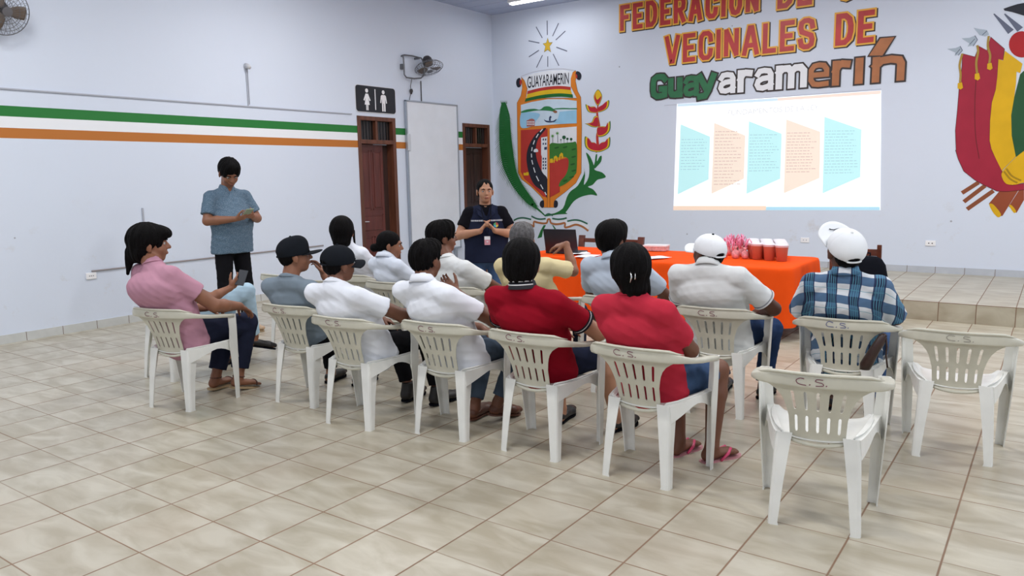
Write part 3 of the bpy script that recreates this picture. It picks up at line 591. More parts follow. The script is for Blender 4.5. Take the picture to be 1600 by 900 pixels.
# ------------------------------------------------------------------ painted lettering
t = empty('painted_lettering', (0, 0, 0)); tag(t, 'painted hall name in red capitals with a green, white and brown town name', 'sign')
def wl_fn(L, dx=0, dz=0): return lambda u, v: (u+dx, YB-.0012*L-.0005, v+dz)
m_lr = mat('letter_red', (.50, .035, .035), .4, var=.2, vscale=4); m_ly = mat('letter_yellow', (.86, .45, .05), .45); m_lk = mat('letter_black', (.03, .02, .02), .5)
GLY = {'F': [[(0,0),(0,1),(1,1)], [(0,.52),(.82,.52)]], 'E': [[(1,0),(0,0),(0,1),(1,1)], [(0,.5),(.82,.5)]], 'D': [[(0,0),(0,1),(.55,1),(.88,.86),(1,.62),(1,.38),(.88,.14),(.55,0),(0,0)]],
 'R': [[(0,0),(0,1),(.65,1),(.93,.93),(1,.76),(.93,.56),(.65,.48),(0,.48)], [(.5,.48),(1,0)]], 'A': [[(0,0),(.42,1),(.58,1),(1,0)], [(.18,.30),(.82,.30)]],
 'C': [[(1,.72),(.95,.90),(.72,1),(.30,1),(.06,.88),(0,.68),(0,.32),(.06,.12),(.30,0),(.72,0),(.95,.10),(1,.28)]], 'I': [[(.5,0),(.5,1)]],
 'O': [[(.5,0),(.22,.04),(0,.28),(0,.72),(.22,.96),(.5,1),(.78,.96),(1,.72),(1,.28),(.78,.04),(.5,0)]], 'N': [[(0,0),(0,1)], [(0,1),(1,0)], [(1,0),(1,1)]], 'J': [[(1,1),(1,.22),(.84,.04),(.5,0),(.16,.04),(0,.24)]],
 'U': [[(0,1),(0,.24),(.18,.04),(.5,0),(.82,.04),(1,.24),(1,1)]], 'T': [[(0,1),(1,1)], [(.5,0),(.5,1)]], 'S': [[(1,.76),(.92,.93),(.62,1),(.32,1),(.06,.92),(0,.74),(.10,.58),(.5,.50),(.90,.42),(1,.26),(.94,.08),(.66,0),(.34,0),(.08,.07),(0,.24)]],
 'V': [[(0,1),(.44,0),(.56,0),(1,1)]], 'L': [[(0,1),(0,0),(1,0)]],
 'G': [[(1,.86),(.84,.98),(.60,1),(.34,1),(.06,.88),(0,.68),(0,.32),(.06,.12),(.34,0),(.66,0),(1,.04),(1,.36),(.72,.36)]], 'u': [[(0,1),(0,.22),(.15,.03),(.5,0),(1,.16)], [(1,1),(1,0)]],
 'a': [[(.04,.80),(.18,.97),(.5,1),(.86,.95),(1,.75),(1,0)], [(1,.58),(.40,.54),(.08,.42),(0,.22),(.12,.04),(.42,0),(.80,.08),(1,.20)]], 'y': [[(0,1),(.52,.14)], [(1,1),(.62,.10),(.40,-.22),(.02,-.26)]],
 'r': [[(0,0),(0,1)], [(0,.66),(.22,.92),(.55,1),(1,.96)]], 'm': [[(0,0),(0,1)], [(0,.78),(.16,.98),(.38,.98),(.5,.78),(.5,0)], [(.5,.78),(.66,.98),(.88,.98),(1,.78),(1,0)]],
 'e': [[(0,.50),(1,.50),(1,.76),(.82,.96),(.5,1),(.18,.96),(0,.76),(0,.24),(.18,.04),(.5,0),(1,.02)]], 'ı': [[(.5,0),(.5,1)]], 'n': [[(0,0),(0,1)], [(0,.70),(.22,.96),(.60,1),(.92,.92),(1,.72),(1,0)]]}
def stroke_poly(b, pts, w_, ext, L):
    N = len(pts); vs = []; closed = N > 2 and (Vector(pts[0])-Vector(pts[-1])).length < 1e-6
    if closed: pts = pts[:-1]; N -= 1
    for i in range(N):
        p = Vector(pts[i]); a = Vector(pts[i-1]) if (i > 0 or closed) else None; c = Vector(pts[(i+1) % N]) if (i < N-1 or closed) else None
        d1 = (p-a).normalized() if a is not None else None; d2 = (c-p).normalized() if c is not None else None
        if d1 is None: p = p-d2*ext; d1 = d2
        if d2 is None: p = p+d1*ext; d2 = d1
        n1 = Vector((-d1.y, d1.x)); n2 = Vector((-d2.y, d2.x)); n = (n1+n2).normalized(); k = 1/max(.55, n.dot(n1))
        for s in (1, -1): q = p+n*(w_/2*k*s); vs.append((q.x, q.y))
    for i in range(N if closed else N-1): b.add([(vs[j][0], YB-.0014*L-.0005-3e-5*i, vs[j][1]) for j in (2*i, 2*i+1, (2*i+3) % (2*N), (2*i+2) % (2*N))], [(0, 1, 2, 3)])
def write(t, s, u0, u1, z0, z1, layers, w_, gap=.035):
    """stroke letters; layers = (name, material, extra width, layer, dx, dz)"""
    wt = [{'I': .0, 'ı': .0, 'm': 1.75, 'r': .72, 'J': .8, 'L': .8, 'F': .85, 'E': .85, 'V': 1.15, 'A': 1.15}.get(c, 1.0) for c in s]
    unit_w = ((u1-u0)-w_*len(s)-gap*(len(s)-1))/max(.01, sum(wt)); out = [(nm, m, MB(), ex, L, dx, dz) for nm, m, ex, L, dx, dz in layers]
    x = u0
    for i, c in enumerate(s):
        gw = unit_w*wt[i]
        for nm, m, b, ex, L, dx, dz in out:
            for k, pl in enumerate(GLY[c]):
                q = [(x+w_/2+gw*p[0]+dx, z0+w_/2+(z1-z0-w_)*p[1]+dz) for p in pl]
                stroke_poly(b, q, w_+ex, (w_+ex)/2*(.98 if c not in 'N' else .5), L+.32*k)
        x += gw+w_+gap
    for nm, m, b, *_ in out: b.build(nm, m, t, fixn=False)
CAPS = (('letter_shadow', m_lk, .050, 1, .014, -.014), ('letter_outline', m_ly, .044, 2, 0, 0), ('letters', m_lr, 0, 4, 0, 0))
for s, u0, u1, z0, z1 in (('FEDERACION', -5.88, -3.68, 3.80, 4.19), ('DE', -3.42, -2.95, 3.80, 4.19), ('JUNTAS', -2.60, -1.15, 3.80, 4.19), ('VECINALES', -5.11, -2.90, 3.215, 3.63), ('DE', -2.63, -2.15, 3.215, 3.63)):
    write(t, s, u0, u1, z0, z1, CAPS, .066 if s != 'DE' else .07, .052)
m_lg = mat('letter_green', (.02, .16, .06), .45, var=.15); m_lw = mat('letter_white', (.84, .86, .90), .45); m_lb = mat('letter_brown', (.42, .155, .055), .45, var=.1)
for s, u0, u1, z0, z1, m, k in (('G', -5.34, -5.06, 2.70, 3.08, m_lg, 0), ('u', -5.05, -4.81, 2.70, 3.00, m_lg, 1), ('a', -4.80, -4.55, 2.70, 3.01, m_lg, 0), ('y', -4.58, -4.28, 2.70, 3.02, m_lg, 1),
    ('a', -4.25, -3.99, 2.70, 3.01, m_lw, 0), ('r', -3.96, -3.74, 2.70, 3.02, m_lw, 1), ('a', -3.71, -3.44, 2.70, 3.02, m_lw, 0), ('m', -3.41, -2.98, 2.70, 3.03, m_lw, 1),
    ('e', -2.96, -2.69, 2.69, 3.02, m_lb, 0), ('r', -2.65, -2.42, 2.69, 3.02, m_lb, 1), ('ı', -2.36, -2.26, 2.69, 3.03, m_lb, 0), ('n', -2.15, -1.76, 2.69, 3.02, m_lb, 1)):
    write(t, s, u0, u1, z0, z1, (('letter_outline', m_lk, .044, 4.5+k*1.2, 0, 0), ('letters', m, 0, 7.2, 0, 0)), {'ı': .10, 'G': .088, 'e': .068, 'a': .076}.get(s, .092), 0)
pt = Paint(t); acc = [(1358,87),(1379,87),(1398,58),(1376,60)]
pt.poly('letter_outline', [[(1355,89),(1381,89),(1401,56),(1374,58)]], m_lk, 7); pt.poly('accent', [acc], m_lb, 9.5)
# ------------------------------------------------------------------ projected slide: projector light put in as thin glowing panels
SX0, SX1, SZ0, SZ1 = -4.925, -1.985, 1.005, 2.58
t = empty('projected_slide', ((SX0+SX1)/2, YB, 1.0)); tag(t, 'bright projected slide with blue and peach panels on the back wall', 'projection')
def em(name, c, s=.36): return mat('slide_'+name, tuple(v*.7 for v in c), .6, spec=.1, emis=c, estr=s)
cx_s = (SX0+SX1)/2
def SP(px, py, d): q = on_y(px, py, YB); return (q[0]-cx_s, -d, q[2]-1.0)
def srect(name, x0, z0, x1, z1, d, m): 
    return MB().box((x0-cx_s, -d-.001, z0-1), (x1-cx_s, -d+.001, z1-1)).build(name, m, t)
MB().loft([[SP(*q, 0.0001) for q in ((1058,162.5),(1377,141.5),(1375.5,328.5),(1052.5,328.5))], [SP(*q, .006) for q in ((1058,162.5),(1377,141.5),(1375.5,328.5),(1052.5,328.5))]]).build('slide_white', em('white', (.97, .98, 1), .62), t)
def squad(name, pxs, d, m): 
    b = MB(); b.add([SP(*q, d) for q in pxs], [list(range(len(pxs)))]); return b.build(name, m, t, fixn=False)
RS = (1030, 130, 1400, 340, 1586, 900)
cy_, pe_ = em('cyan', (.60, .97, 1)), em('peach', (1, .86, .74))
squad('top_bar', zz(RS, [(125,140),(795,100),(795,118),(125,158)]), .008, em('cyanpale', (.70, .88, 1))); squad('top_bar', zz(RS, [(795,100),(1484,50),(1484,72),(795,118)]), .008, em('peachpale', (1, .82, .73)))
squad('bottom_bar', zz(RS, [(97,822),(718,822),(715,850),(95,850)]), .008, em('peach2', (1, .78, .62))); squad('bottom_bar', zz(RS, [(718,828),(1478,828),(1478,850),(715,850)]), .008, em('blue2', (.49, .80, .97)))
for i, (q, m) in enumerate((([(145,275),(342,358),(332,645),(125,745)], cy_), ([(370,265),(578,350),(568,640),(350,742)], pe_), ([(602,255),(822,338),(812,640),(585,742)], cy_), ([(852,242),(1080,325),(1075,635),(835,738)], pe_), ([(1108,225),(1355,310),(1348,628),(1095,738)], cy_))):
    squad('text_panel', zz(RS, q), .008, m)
    b = MB(); xl = q[0][0]+8; rows = (11, 17, 13, 14, 15)[i]
    ytop = (375, 325, 350, 340, 330)[i]
    for r in range(rows):
        y = ytop+r*(20 if i != 1 else 22); xx = xl - (y-300)*.03; end = q[1][0]-18-random.random()*70
        while xx < end:
            wd = 8+random.random()*22; b.add([SP(*v, .0095) for v in zz(RS, [(xx, y+2-xx*0.012), (min(xx+wd, end), y+2-xx*.012), (min(xx+wd, end), y+7-xx*.012), (xx, y+7-xx*.012)])], [(0, 1, 2, 3)]); xx += wd+6
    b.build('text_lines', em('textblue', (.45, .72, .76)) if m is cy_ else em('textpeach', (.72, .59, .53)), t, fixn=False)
b = MB()
def tfn(u, v): return SP(*zz(RS, [(462+u*(1070-462), 217-u*38-v*36)])[0], .0095)
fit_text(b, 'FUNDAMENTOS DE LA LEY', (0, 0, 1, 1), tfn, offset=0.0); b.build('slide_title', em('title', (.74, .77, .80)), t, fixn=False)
b = MB(); c_ = zz(RS, [(207, 198)])[0]
ring = [[SP(c_[0]+rr*math.cos(a), c_[1]+rr*math.sin(a), .0095) for a in np.linspace(0, 5.6, 20)] for rr in (5.2, 6.6)]
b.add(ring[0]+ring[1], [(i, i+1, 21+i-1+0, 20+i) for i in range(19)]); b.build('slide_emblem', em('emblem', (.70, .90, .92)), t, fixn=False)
# thin banner edge cord behind the slide
a = on_y(1038, 166, YB); b_ = on_y(1377, 140.5, YB)
tagged(MB().tube([(a[0], YB-.003, a[2]+.012), (b_[0], YB-.003, a[2]+.016)], .0025, 6).build('hanging_cord', mat('cord_grey', (.5, .52, .58), .5)), 'thin grey cord stretched along the top of the projected slide', 'cord')
# ------------------------------------------------------------------ white plastic armchair
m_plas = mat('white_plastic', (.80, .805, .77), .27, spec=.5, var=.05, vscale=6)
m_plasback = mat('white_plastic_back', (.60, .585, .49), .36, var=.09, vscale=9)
def lerp(a, b, t): return a+(b-a)*t
def back_y(z): return -.150 - .10*max(0, (z-.40)/.30)**1.15
def chair_back():
    # panel grid in (s, z) with slots; s fans out with height
    slots = [-.098, -.049, 0, .049, .098]; hw = .0066
    rows = [(.428, .508), (.536, .624)]
    ss = [-.142]
    for c in slots: ss += [c-hw, c+hw]
    ss += [.142]
    ss2 = []
    for i in range(len(ss)-1):
        ss2.append(ss[i])
        if ss[i+1]-ss[i] > .02: ss2.append((ss[i]+ss[i+1])/2)
    ss2.append(ss[-1])
    zs = [.385, .400, .415, rows[0][0], rows[0][0]+.007, .455, .482, rows[0][1]-.007, rows[0][1], .522, rows[1][0], rows[1][0]+.007, .57, .595, rows[1][1]-.007, rows[1][1], .640, .652]
    def width(z):      # half width of the panel
        return float(np.interp(z, [.385, .43, .50, .56, .60, .63, .652], [.112, .114, .118, .132, .150, .176, .215]))
    V = {}; vs = []
    def vid(i, j):
        if (i, j) not in V:
            s, z = ss2[i], zs[j]; k = width(z)/.142
            kk = float(np.interp(z, [.385, .51, .64], [.86, .90, 1.10]))
            # edge columns follow the silhouette, inner columns the fan
            e = max(0, (abs(s)-.105)/.037)
            x = lerp(s*kk, math.copysign(width(z), s), min(1, e)) if abs(s) > .105 else s*kk
            for (a, b) in rows:
                if abs(z-a) < 1e-6 or abs(z-b) < 1e-6:
                    for c in slots:
                        if abs(abs(s-c)-hw) < 1e-6: x = c*kk + (s-c)*.45
            V[(i, j)] = len(vs); vs.append((x, back_y(z) - .035*(x/.25)**2*-1, z))
        return V[(i, j)]
    fs = []
    for i in range(len(ss2)-1):
        for j in range(len(zs)-1):
            sm, zm = (ss2[i]+ss2[i+1])/2, (zs[j]+zs[j+1])/2
            if any(abs(sm-c) < hw for c in slots) and any(a < zm < b for a, b in rows): continue
            fs.append((vid(i, j), vid(i+1, j), vid(i+1, j+1), vid(i, j+1)))
    return vs, fs
def rail_pts():
    # top rail centre line (x, y, z) continuing into the arms, right half
    return [(0, -.256, .678), (.08, -.254, .679), (.15, -.246, .680), (.20, -.232, .678), (.232, -.210, .673), (.250, -.172, .664), (.262, -.11, .650), (.268, -.04, .638), (.271, .04, .628), (.270, .11, .618), (.264, .165, .608)]
def rail_section(i, n):
    t = i/(n-1)        # 0 middle of the back -> 1 arm front: tall thin blade turning into a flat arm
    k = min(1, max(0, (t-.28)/.30))
    return lerp(.028, .013, k), lerp(.007, .027, k)    # half height, half thickness
def make_chair():
    root = empty('plastic_chair')
    vs, fs = chair_back(); b = MB().add(vs, fs)
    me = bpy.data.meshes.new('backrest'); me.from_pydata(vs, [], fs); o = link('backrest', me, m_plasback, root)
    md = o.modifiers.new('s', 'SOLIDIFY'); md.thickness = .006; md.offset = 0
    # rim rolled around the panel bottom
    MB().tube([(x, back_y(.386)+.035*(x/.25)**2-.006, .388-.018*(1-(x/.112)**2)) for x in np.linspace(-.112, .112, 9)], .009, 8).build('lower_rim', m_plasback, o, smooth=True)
    rp = rail_pts(); full = [(-x, y, z) for x, y, z in rp[:0:-1]] + rp
    # rail: lofted superelliptic section
    n = len(full); rings = []
    for i, p in enumerate(full):
        ii = abs(i-(n//2)); hh, th = rail_section(ii, len(rp)); p = Vector(p)
        t_ = Vector(full[min(i+1, n-1)])-Vector(full[max(i-1, 0)]); t_.normalize(); up = Vector((0, 0, 1)); sd = t_.cross(up).normalized(); up2 = sd.cross(t_)
        ring = []
        for k in range(16):
            a = 2*math.pi*k/16; c, s = math.cos(a), math.sin(a); e = .55
            ring.append(p + sd*th*math.copysign(abs(c)**e, c) + up2*hh*math.copysign(abs(s)**e, s))
        rings.append(ring)
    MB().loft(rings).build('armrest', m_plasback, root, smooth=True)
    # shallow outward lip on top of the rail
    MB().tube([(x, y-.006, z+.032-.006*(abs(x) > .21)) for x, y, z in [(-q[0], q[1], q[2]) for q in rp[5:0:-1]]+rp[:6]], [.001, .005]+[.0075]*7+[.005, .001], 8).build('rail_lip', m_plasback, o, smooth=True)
    # seat shell
    rings = []; NY = 11
    def seat_hw(y): return float(np.interp(y, [-.16, -.10, 0, .12, .20, .235], [.150, .178, .205, .222, .222, .20]))
    b = MB(); vs = []; fs = []; NX = 17
    ys = [-.155, -.13, -.09, -.04, .02, .08, .13, .17, .20, .222, .235, .238]
    for j, y in enumerate(ys):
        for i in range(NX):
            u = -1+2*i/(NX-1); hwid = seat_hw(y); x = u*hwid
            z = .412 - .022*(1-min(1, abs(u))**2.2) - .010*max(0, (y-.17)/.06)**2 + .018*max(0, (abs(u)-.86)/.14) 
            if j == len(ys)-1: z -= .02
            vs.append((x, y, z))
    for j in range(len(ys)-1):
        for i in range(NX-1): fs.append((j*NX+i, j*NX+i+1, (j+1)*NX+i+1, (j+1)*NX+i))
    me = bpy.data.meshes.new('seat'); me.from_pydata(vs, [], fs); o2 = link('seat', me, m_plas, root)
    for p in me.polygons: p.use_smooth = True
    md = o2.modifiers.new('s', 'SOLIDIFY'); md.thickness = .006; md.offset = 0
    # side aprons arching from rear leg to front leg
    for s in (-1, 1):
        vs = []; fs = []; N = 12
        for i in range(N):
            t = i/(N-1); y = lerp(-.16, .215, t); x = s*(lerp(.168, .250, t**.8)+.002)
            top = .415+.012*t; low = top - lerp(.085, .03, min(1, t*2)) if t < .5 else top - lerp(.03, .13, ((t-.5)*2)**2.2)
            vs += [(x, y, top), (x+s*.006, y, low), (s*(abs(x)-.035 if t > .05 else abs(x)-.02), y, top)]
        for i in range(N-1):
            a = i*3; fs += [(a, a+1, a+4, a+3), (a, a+3, a+5, a+2)]
        me = bpy.data.meshes.new('side_apron'); me.from_pydata(vs, [], fs); oo = link('side_apron', me, m_plas, o2)
        md = oo.modifiers.new('s', 'SOLIDIFY'); md.thickness = .006; md.offset = 0
    def leg(name, pts, widths, s, ysign):
        # L-shaped moulded leg: outer corner at pts, flanges inward (x) and along y
        rings = []
        for (x, y, z), (wx, wy) in zip(pts, widths):
            r = .015; th = .006
            o_ = lambda dx, dy: (x-s*dx, y-ysign*dy, z)
            rings.append([o_(wx, 0), o_(r, 0), o_(r*.3, r*.3), o_(0, r), o_(0, wy), o_(th, wy), o_(th, r+th*.4), o_(r*.3+th, r*.3+th), o_(r+th*.4, th), o_(wx, th)])
        return MB().loft(rings).build(name, m_plas, root)
    for s in (-1, 1):
        leg('leg', [(s*.171, -.164, .418), (s*.176, -.172, .36), (s*.183, -.190, .20), (s*.190, -.205, .012), (s*.190, -.206, 0)], [(.070, .080), (.066, .075), (.053, .055), (.042, .044), (.046, .048)], s, -1)
        leg('leg', [(s*.286, .196, .618), (s*.281, .203, .52), (s*.276, .207, .40), (s*.266, .212, .20), (s*.256, .216, .012), (s*.256, .217, 0)], [(.055, .085), (.056, .080), (.058, .088), (.052, .062), (.044, .045), (.046, .047)], s, 1)
    return root
def mark_material(c): return mat('marker_%d%d%d' % tuple(int(v*9) for v in c), c, .6)
chair_proto = make_chair()
def letters(root, s, col, wd=.13, h=.03, x0=-.085):
    b = MB()
    # handwritten C . S . as stroked curves on the rail
    def strok(pts, w_=.0034):
        q = smooth_loop(pts, 5, False); vs = []; N = len(q)
        for i, (u, v) in enumerate(q):
            a = Vector(q[min(i+1, N-1)])-Vector(q[max(i-1, 0)]); a.normalize(); nx, nz = -a.y, a.x
            for sg in (1, -1):
                uu, vv = u+nx*w_/2*sg, v+nz*w_/2*sg
                vs.append((uu, -.2645+.10*max(0, abs(uu)-.08)**1.3, vv))
        b.add(vs, [(2*i, 2*i+1, 2*i+3, 2*i+2) for i in range(N-1)])
    r = random.Random(len(bpy.data.objects))
    j = lambda: r.uniform(-.003, .003)
    z = .664+j(); x = x0+j()*3
    strok([(x+.034+j(), z+.026), (x+.014, z+.030+j()), (x, z+.018), (x+.010+j(), z+.004), (x+.040, z+.001+j())])
    x2 = x+.070+j()
    strok([(x2+.034, z+.026+j()), (x2+.010, z+.027), (x2+.006, z+.018), (x2+.030+j(), z+.012), (x2+.034, z+.002), (x2+.006, z+.0+j())])
    for xx in (x+.052, x2+.046): strok([(xx, z+.004), (xx+.003, z+.001)], .006)
    bb = next(c for c in root.children if c.name.startswith('backrest'))
    return b.build('lettering', mark_material(col), bb, fixn=False)
DRED, DBLU, DPUR = (.22, .035, .03), (.05, .07, .24), (.17, .035, .07)
CHAIRS = [ # x, y, rotation deg, label, marker colour
 ('C9', -.815, 3.497, 10.5, 'empty white plastic armchair nearest the camera, in front of the plaid shirted man', DPUR),
 ('C1', -4.96, 2.96, 14, 'white plastic armchair holding the woman in the pink shirt', DRED),
 ('C2', -4.27, 3.50, 6, 'white plastic armchair holding the man in grey shirt and black cap', DRED),
 ('C3', -3.59, 3.37, 5, 'white plastic armchair holding the man in white shirt and black cap', DRED),
 ('C4', -2.97, 3.535, 5.5, 'white plastic armchair holding the man in white polo and blue jeans, hand on chin', DRED),
 ('C5', -2.33, 3.57, 1, 'white plastic armchair holding the person in the dark red polo', DRED),
 ('C6', -1.66, 3.555, -1, 'white plastic armchair holding the woman in coral shirt and denim shorts', DRED),
 ('C7', -1.75, 4.80, 6, 'white plastic armchair holding the man in white polo and white cap', DRED),
 ('C8', -.99, 4.80, 6, 'white plastic armchair holding the man in the blue plaid shirt', DBLU),
 ('C10', -.40, 4.73, 5.4, 'empty white plastic armchair at the right edge, before the stage', None),
 ('C11', -4.47, 4.68, 4, 'white plastic armchair holding the woman in white blouse with a bun', None),
 ('C12', -3.83, 4.74, 6, 'white plastic armchair holding the tall haired man in white shirt', None),
 ('C13', -3.20, 4.84, 5, 'white plastic armchair holding the grey haired man in yellow shirt', None),
 ('C14', -2.49, 4.88, 2, 'white plastic armchair holding the man in the light blue shirt', None),
 ('C15', -5.15, 4.87, 6, 'white plastic armchair holding the woman with long black hair', None),
 ('C16', -5.77, 3.37, 6, 'white plastic armchair beyond the pink shirted woman, holding the person in light jeans', None),
 ('C17', -5.72, 4.56, 6, 'white plastic armchair hidden behind the man in grey shirt and black cap', None)]
roots = {}
for i, (k, x, y, rz, lab, col) in enumerate(CHAIRS):
    o = chair_proto if i == 0 else copy_tree(chair_proto)
    o.location = (x, y, 0); o.rotation_euler = (0, 0, math.radians(rz)); tag(o, lab, 'chair', 'white plastic armchairs'); roots[k] = (o, col)
for k, (o, col) in roots.items():
    if col: letters(o, 'C.S.', col)
b = MB(); x_ = -.06; oo = roots['C10'][0]; letters(oo, 'C.S.', (.30, .28, .24), x0=-.06)
# ------------------------------------------------------------------ table with orange cloth
m_cloth = mat('orange_cloth', (.88, .085, .006), .8, spec=.12, bump=.25, bscale=900, var=.06, vscale=2)
TZ = .675
# footprint of the long table: right end at x=-2.05, front edge y=7.62, left end x=-5.55
TX0, TX1, TY0, TY1 = -4.95, -1.95, 7.0, 8.15
t = empty('folding_table', ((TX0+TX1)/2, (TY0+TY1)/2, 0)); tag(t, 'long table hidden under the orange cloth before the stage', 'table')
w2, d2 = (TX1-TX0)/2-.06, (TY1-TY0)/2-.05
MB().box((-w2, -d2, TZ-.03), (w2, d2, TZ-.006), .004).build('tabletop', mat('table_wood', (.35, .22, .12), .5), t)
for sx in (-1, 0, 1):
    for sy in (-1, 1): MB().tube([(sx*(w2-.12), sy*(d2-.1), TZ-.03), (sx*(w2-.12), sy*(d2-.1), 0)], .018, 10).build('leg', m_fandk, t)
# cloth: dense skirt with folds around a rounded rectangle
def cloth(x0, x1, y0, y1, zt, drop, name, r=.10):
    cx, cy, hw, hd = (x0+x1)/2, (y0+y1)/2, (x1-x0)/2, (y1-y0)/2
    peri = []
    N = 560
    L = 2*(2*(hw-r)+2*(hd-r))+2*math.pi*r; out = []
    segs = [(-hw+r, -hd, 1, 0, 2*(hw-r)), None, (hw, -hd+r, 0, 1, 2*(hd-r)), None, (hw-r, hd, -1, 0, 2*(hw-r)), None, (-hw, hd-r, 0, -1, 2*(hd-r)), None]
    cen = [(hw-r, -hd+r, -90), (hw-r, hd-r, 0), (-hw+r, hd-r, 90), (-hw+r, -hd+r, 180)]
    for i in range(N):
        s = L*i/N
        for k in range(4):
            sg = segs[2*k]
            if s <= sg[4]: out.append((sg[0]+sg[2]*s, sg[1]+sg[3]*s, sg[3], -sg[2])); break
            s -= sg[4]; al = math.pi*r/2
            if s <= al:
                a = math.radians(cen[k][2]) + s/r; out.append((cen[k][0]+r*math.cos(a), cen[k][1]+r*math.sin(a), math.cos(a), math.sin(a))); break
            s -= al
        else: out.append(out[-1])
    rows = [0, .012, .03, .06, .11, .18, .27, .38, .50, .60, drop]
    rows = [q for q in rows if q < drop-.02]+[drop]
    vs = []; fs = []
    for j, d in enumerate(rows):
        for i, (x, y, nx, ny) in enumerate(out):
            a = L*i/N; k = (d/drop)**1.1
            f = .030*math.sin(a*15+1.3*math.sin(a*3.1))+.018*math.sin(a*29+d*3+2*math.sin(a*1.7))+.012*math.sin(a*7+d*4)
            off = .010*math.sin(min(1, d/.03)*1.57)+ k*(.035+f)
            zz_ = zt - d + (.006*math.sin(a*11) if j == len(rows)-1 else 0)
            vs.append((cx+x+nx*off, cy+y+ny*off, zz_))
    for j in range(len(rows)-1):
        for i in range(N): fs.append((j*N+i, j*N+(i+1) % N, (j+1)*N+(i+1) % N, (j+1)*N+i))
    # top: inset rings
    base = len(vs); prev = list(range(N)); 
    for k, sc2 in enumerate((.97, .8, .5, .2)):
        st = len(vs)
        for i, (x, y, nx, ny) in enumerate(out):
            wv = .0022*math.sin(x*5+y*9)+.0015*math.sin(x*13-y*4)
            vs.append((cx+x*lerp(1, sc2, 1), cy+y*sc2, zt+.002+wv))
        for i in range(N): fs.append((prev[(i+1) % N], prev[i], st+i, st+(i+1) % N))
        prev = list(range(st, st+N))
    fs.append(tuple(prev))
    b = MB().add(vs, fs); o = b.build(name, m_cloth, None, smooth=True, fixn=True); return o
tag(cloth(TX0, TX1, TY0, TY1, TZ, .545, 'tablecloth', .13), 'bright orange cloth draped over the long table before the stage', 'tablecloth')
TT = TZ+.007
# cups of red juice with clear lids
m_juice = mat('red_juice', (.50, .115, .07), .35, var=.06, vscale=6); m_cup = mat('clear_cup', (.75, .74, .76), .15, trans=.0); m_lid = mat('frosted_lid', (.74, .70, .76), .3)
def cup():
    c = empty('juice_cup')
    MB().lathe([(.044, .0), (.048, .004), (.061, .135), (.061, .137), (.0, .137)], n=28).build('juice', m_juice, c, smooth=False)
    MB().lathe([(.062, .137), (.0635, .148), (.065, .150), (.065, .156), (.060, .158), (.056, .164), (.0, .166)], n=28).build('lid', m_lid, c)
    for ch in c.children: smooth_by_angle(ch)
    return c
cup0 = cup(); spots = []
for px, py in ((1183, 405), (1202, 406.5), (1221, 408)):
    q = on_z(px, py, TT); spots.append((q[0], q[1]))
for r_ in range(1, 5):
    for i in range(3):
        spots.append((spots[2][0]+.045*r_*0-(2-i)*.136-.048*r_, spots[2][1]+.137*r_+.01*i))
lab_rows = ['at the front of the cluster', 'in the second row', 'in the third row', 'in the fourth row', 'at the back of the cluster']
for i, (x, y) in enumerate(spots):
    o = cup0 if i == 0 else copy_tree(cup0); o.location = (x, y, TT)
    if i < 3: tag(o, ('lidded cup of red juice nearest the pink ribbons, front left of the cluster', 'lidded cup of red juice, middle one of the three front cups', 'lidded cup of red juice at the front right corner of the cluster')[i], 'cup', 'lidded cups of red juice on the table')
    else: tag(o, 'lidded cup of red juice %s, %s' % (lab_rows[i//3], ('left side', 'middle', 'right side')[i % 3]), 'cup', 'lidded cups of red juice on the table')
# bags of snacks tied with pink ribbon
m_bag = mat('pink_bag', (.72, .26, .28), .25, var=.35, vscale=30, coat=.6); m_pinkr = mat('pink_ribbon', (.85, .28, .45), .35)
bags = [(1131, 402.5, 1.0), (1139, 398, .85), (1149, 403.5, 1.05), (1158, 400, .9), (1164, 404, .95), (1146, 396, .9), (1158, 395, .8)]
bl = ['small pink wrapped sweet bag beside the white cap', 'small pink bag tied with ribbon, second from the left', 'pink ribboned sweet bag at the front middle of the bunch', 'pink ribboned bag behind the middle of the bunch', 'pink ribboned sweet bag right beside the first juice cup', 'pink ribboned bag at the back left of the bunch', 'pink ribboned bag at the back right, behind the cups']
for i, (px, py, s) in enumerate(bags):
    q = on_z(px, py, TT); g = empty('sweet_bag', (q[0], q[1], TT)); tag(g, bl[i], 'bag', 'pink sweet bags on the table')
    rr = random.Random(i); b = MB(); prof = []
    for z, r_ in ((0, .022), (.006, .034), (.035, .041), (.065, .036), (.085, .012), (.092, .008), (.12, .028)): prof.append((r_*s, z*s))
    b.lathe(prof, n=14); b.v = [(x+.004*math.sin(z*90+x*200), y+.004*math.sin(z*70+y*260), z) for x, y, z in b.v]
    b.build('wrapper', m_bag, g, smooth=True)
    rb_ = MB()
    for k in range(5):
        a = rr.uniform(0, 6.28); hh = rr.uniform(.07, .13); sp_ = rr.uniform(.03, .06)
        pts = [(0, 0, .088*s), (sp_*.4*math.cos(a), sp_*.4*math.sin(a), .088+hh*.6), (sp_*math.cos(a), sp_*math.sin(a), .088+hh), (sp_*1.3*math.cos(a+.3), sp_*1.3*math.sin(a+.3), .088+hh*.7), (sp_*1.2*math.cos(a+.5), sp_*1.2*math.sin(a+.5), .07+hh*.2)]
        rb_.tube(pts, .006, 6)
    rb_.build('ribbon', m_pinkr, g, smooth=True)
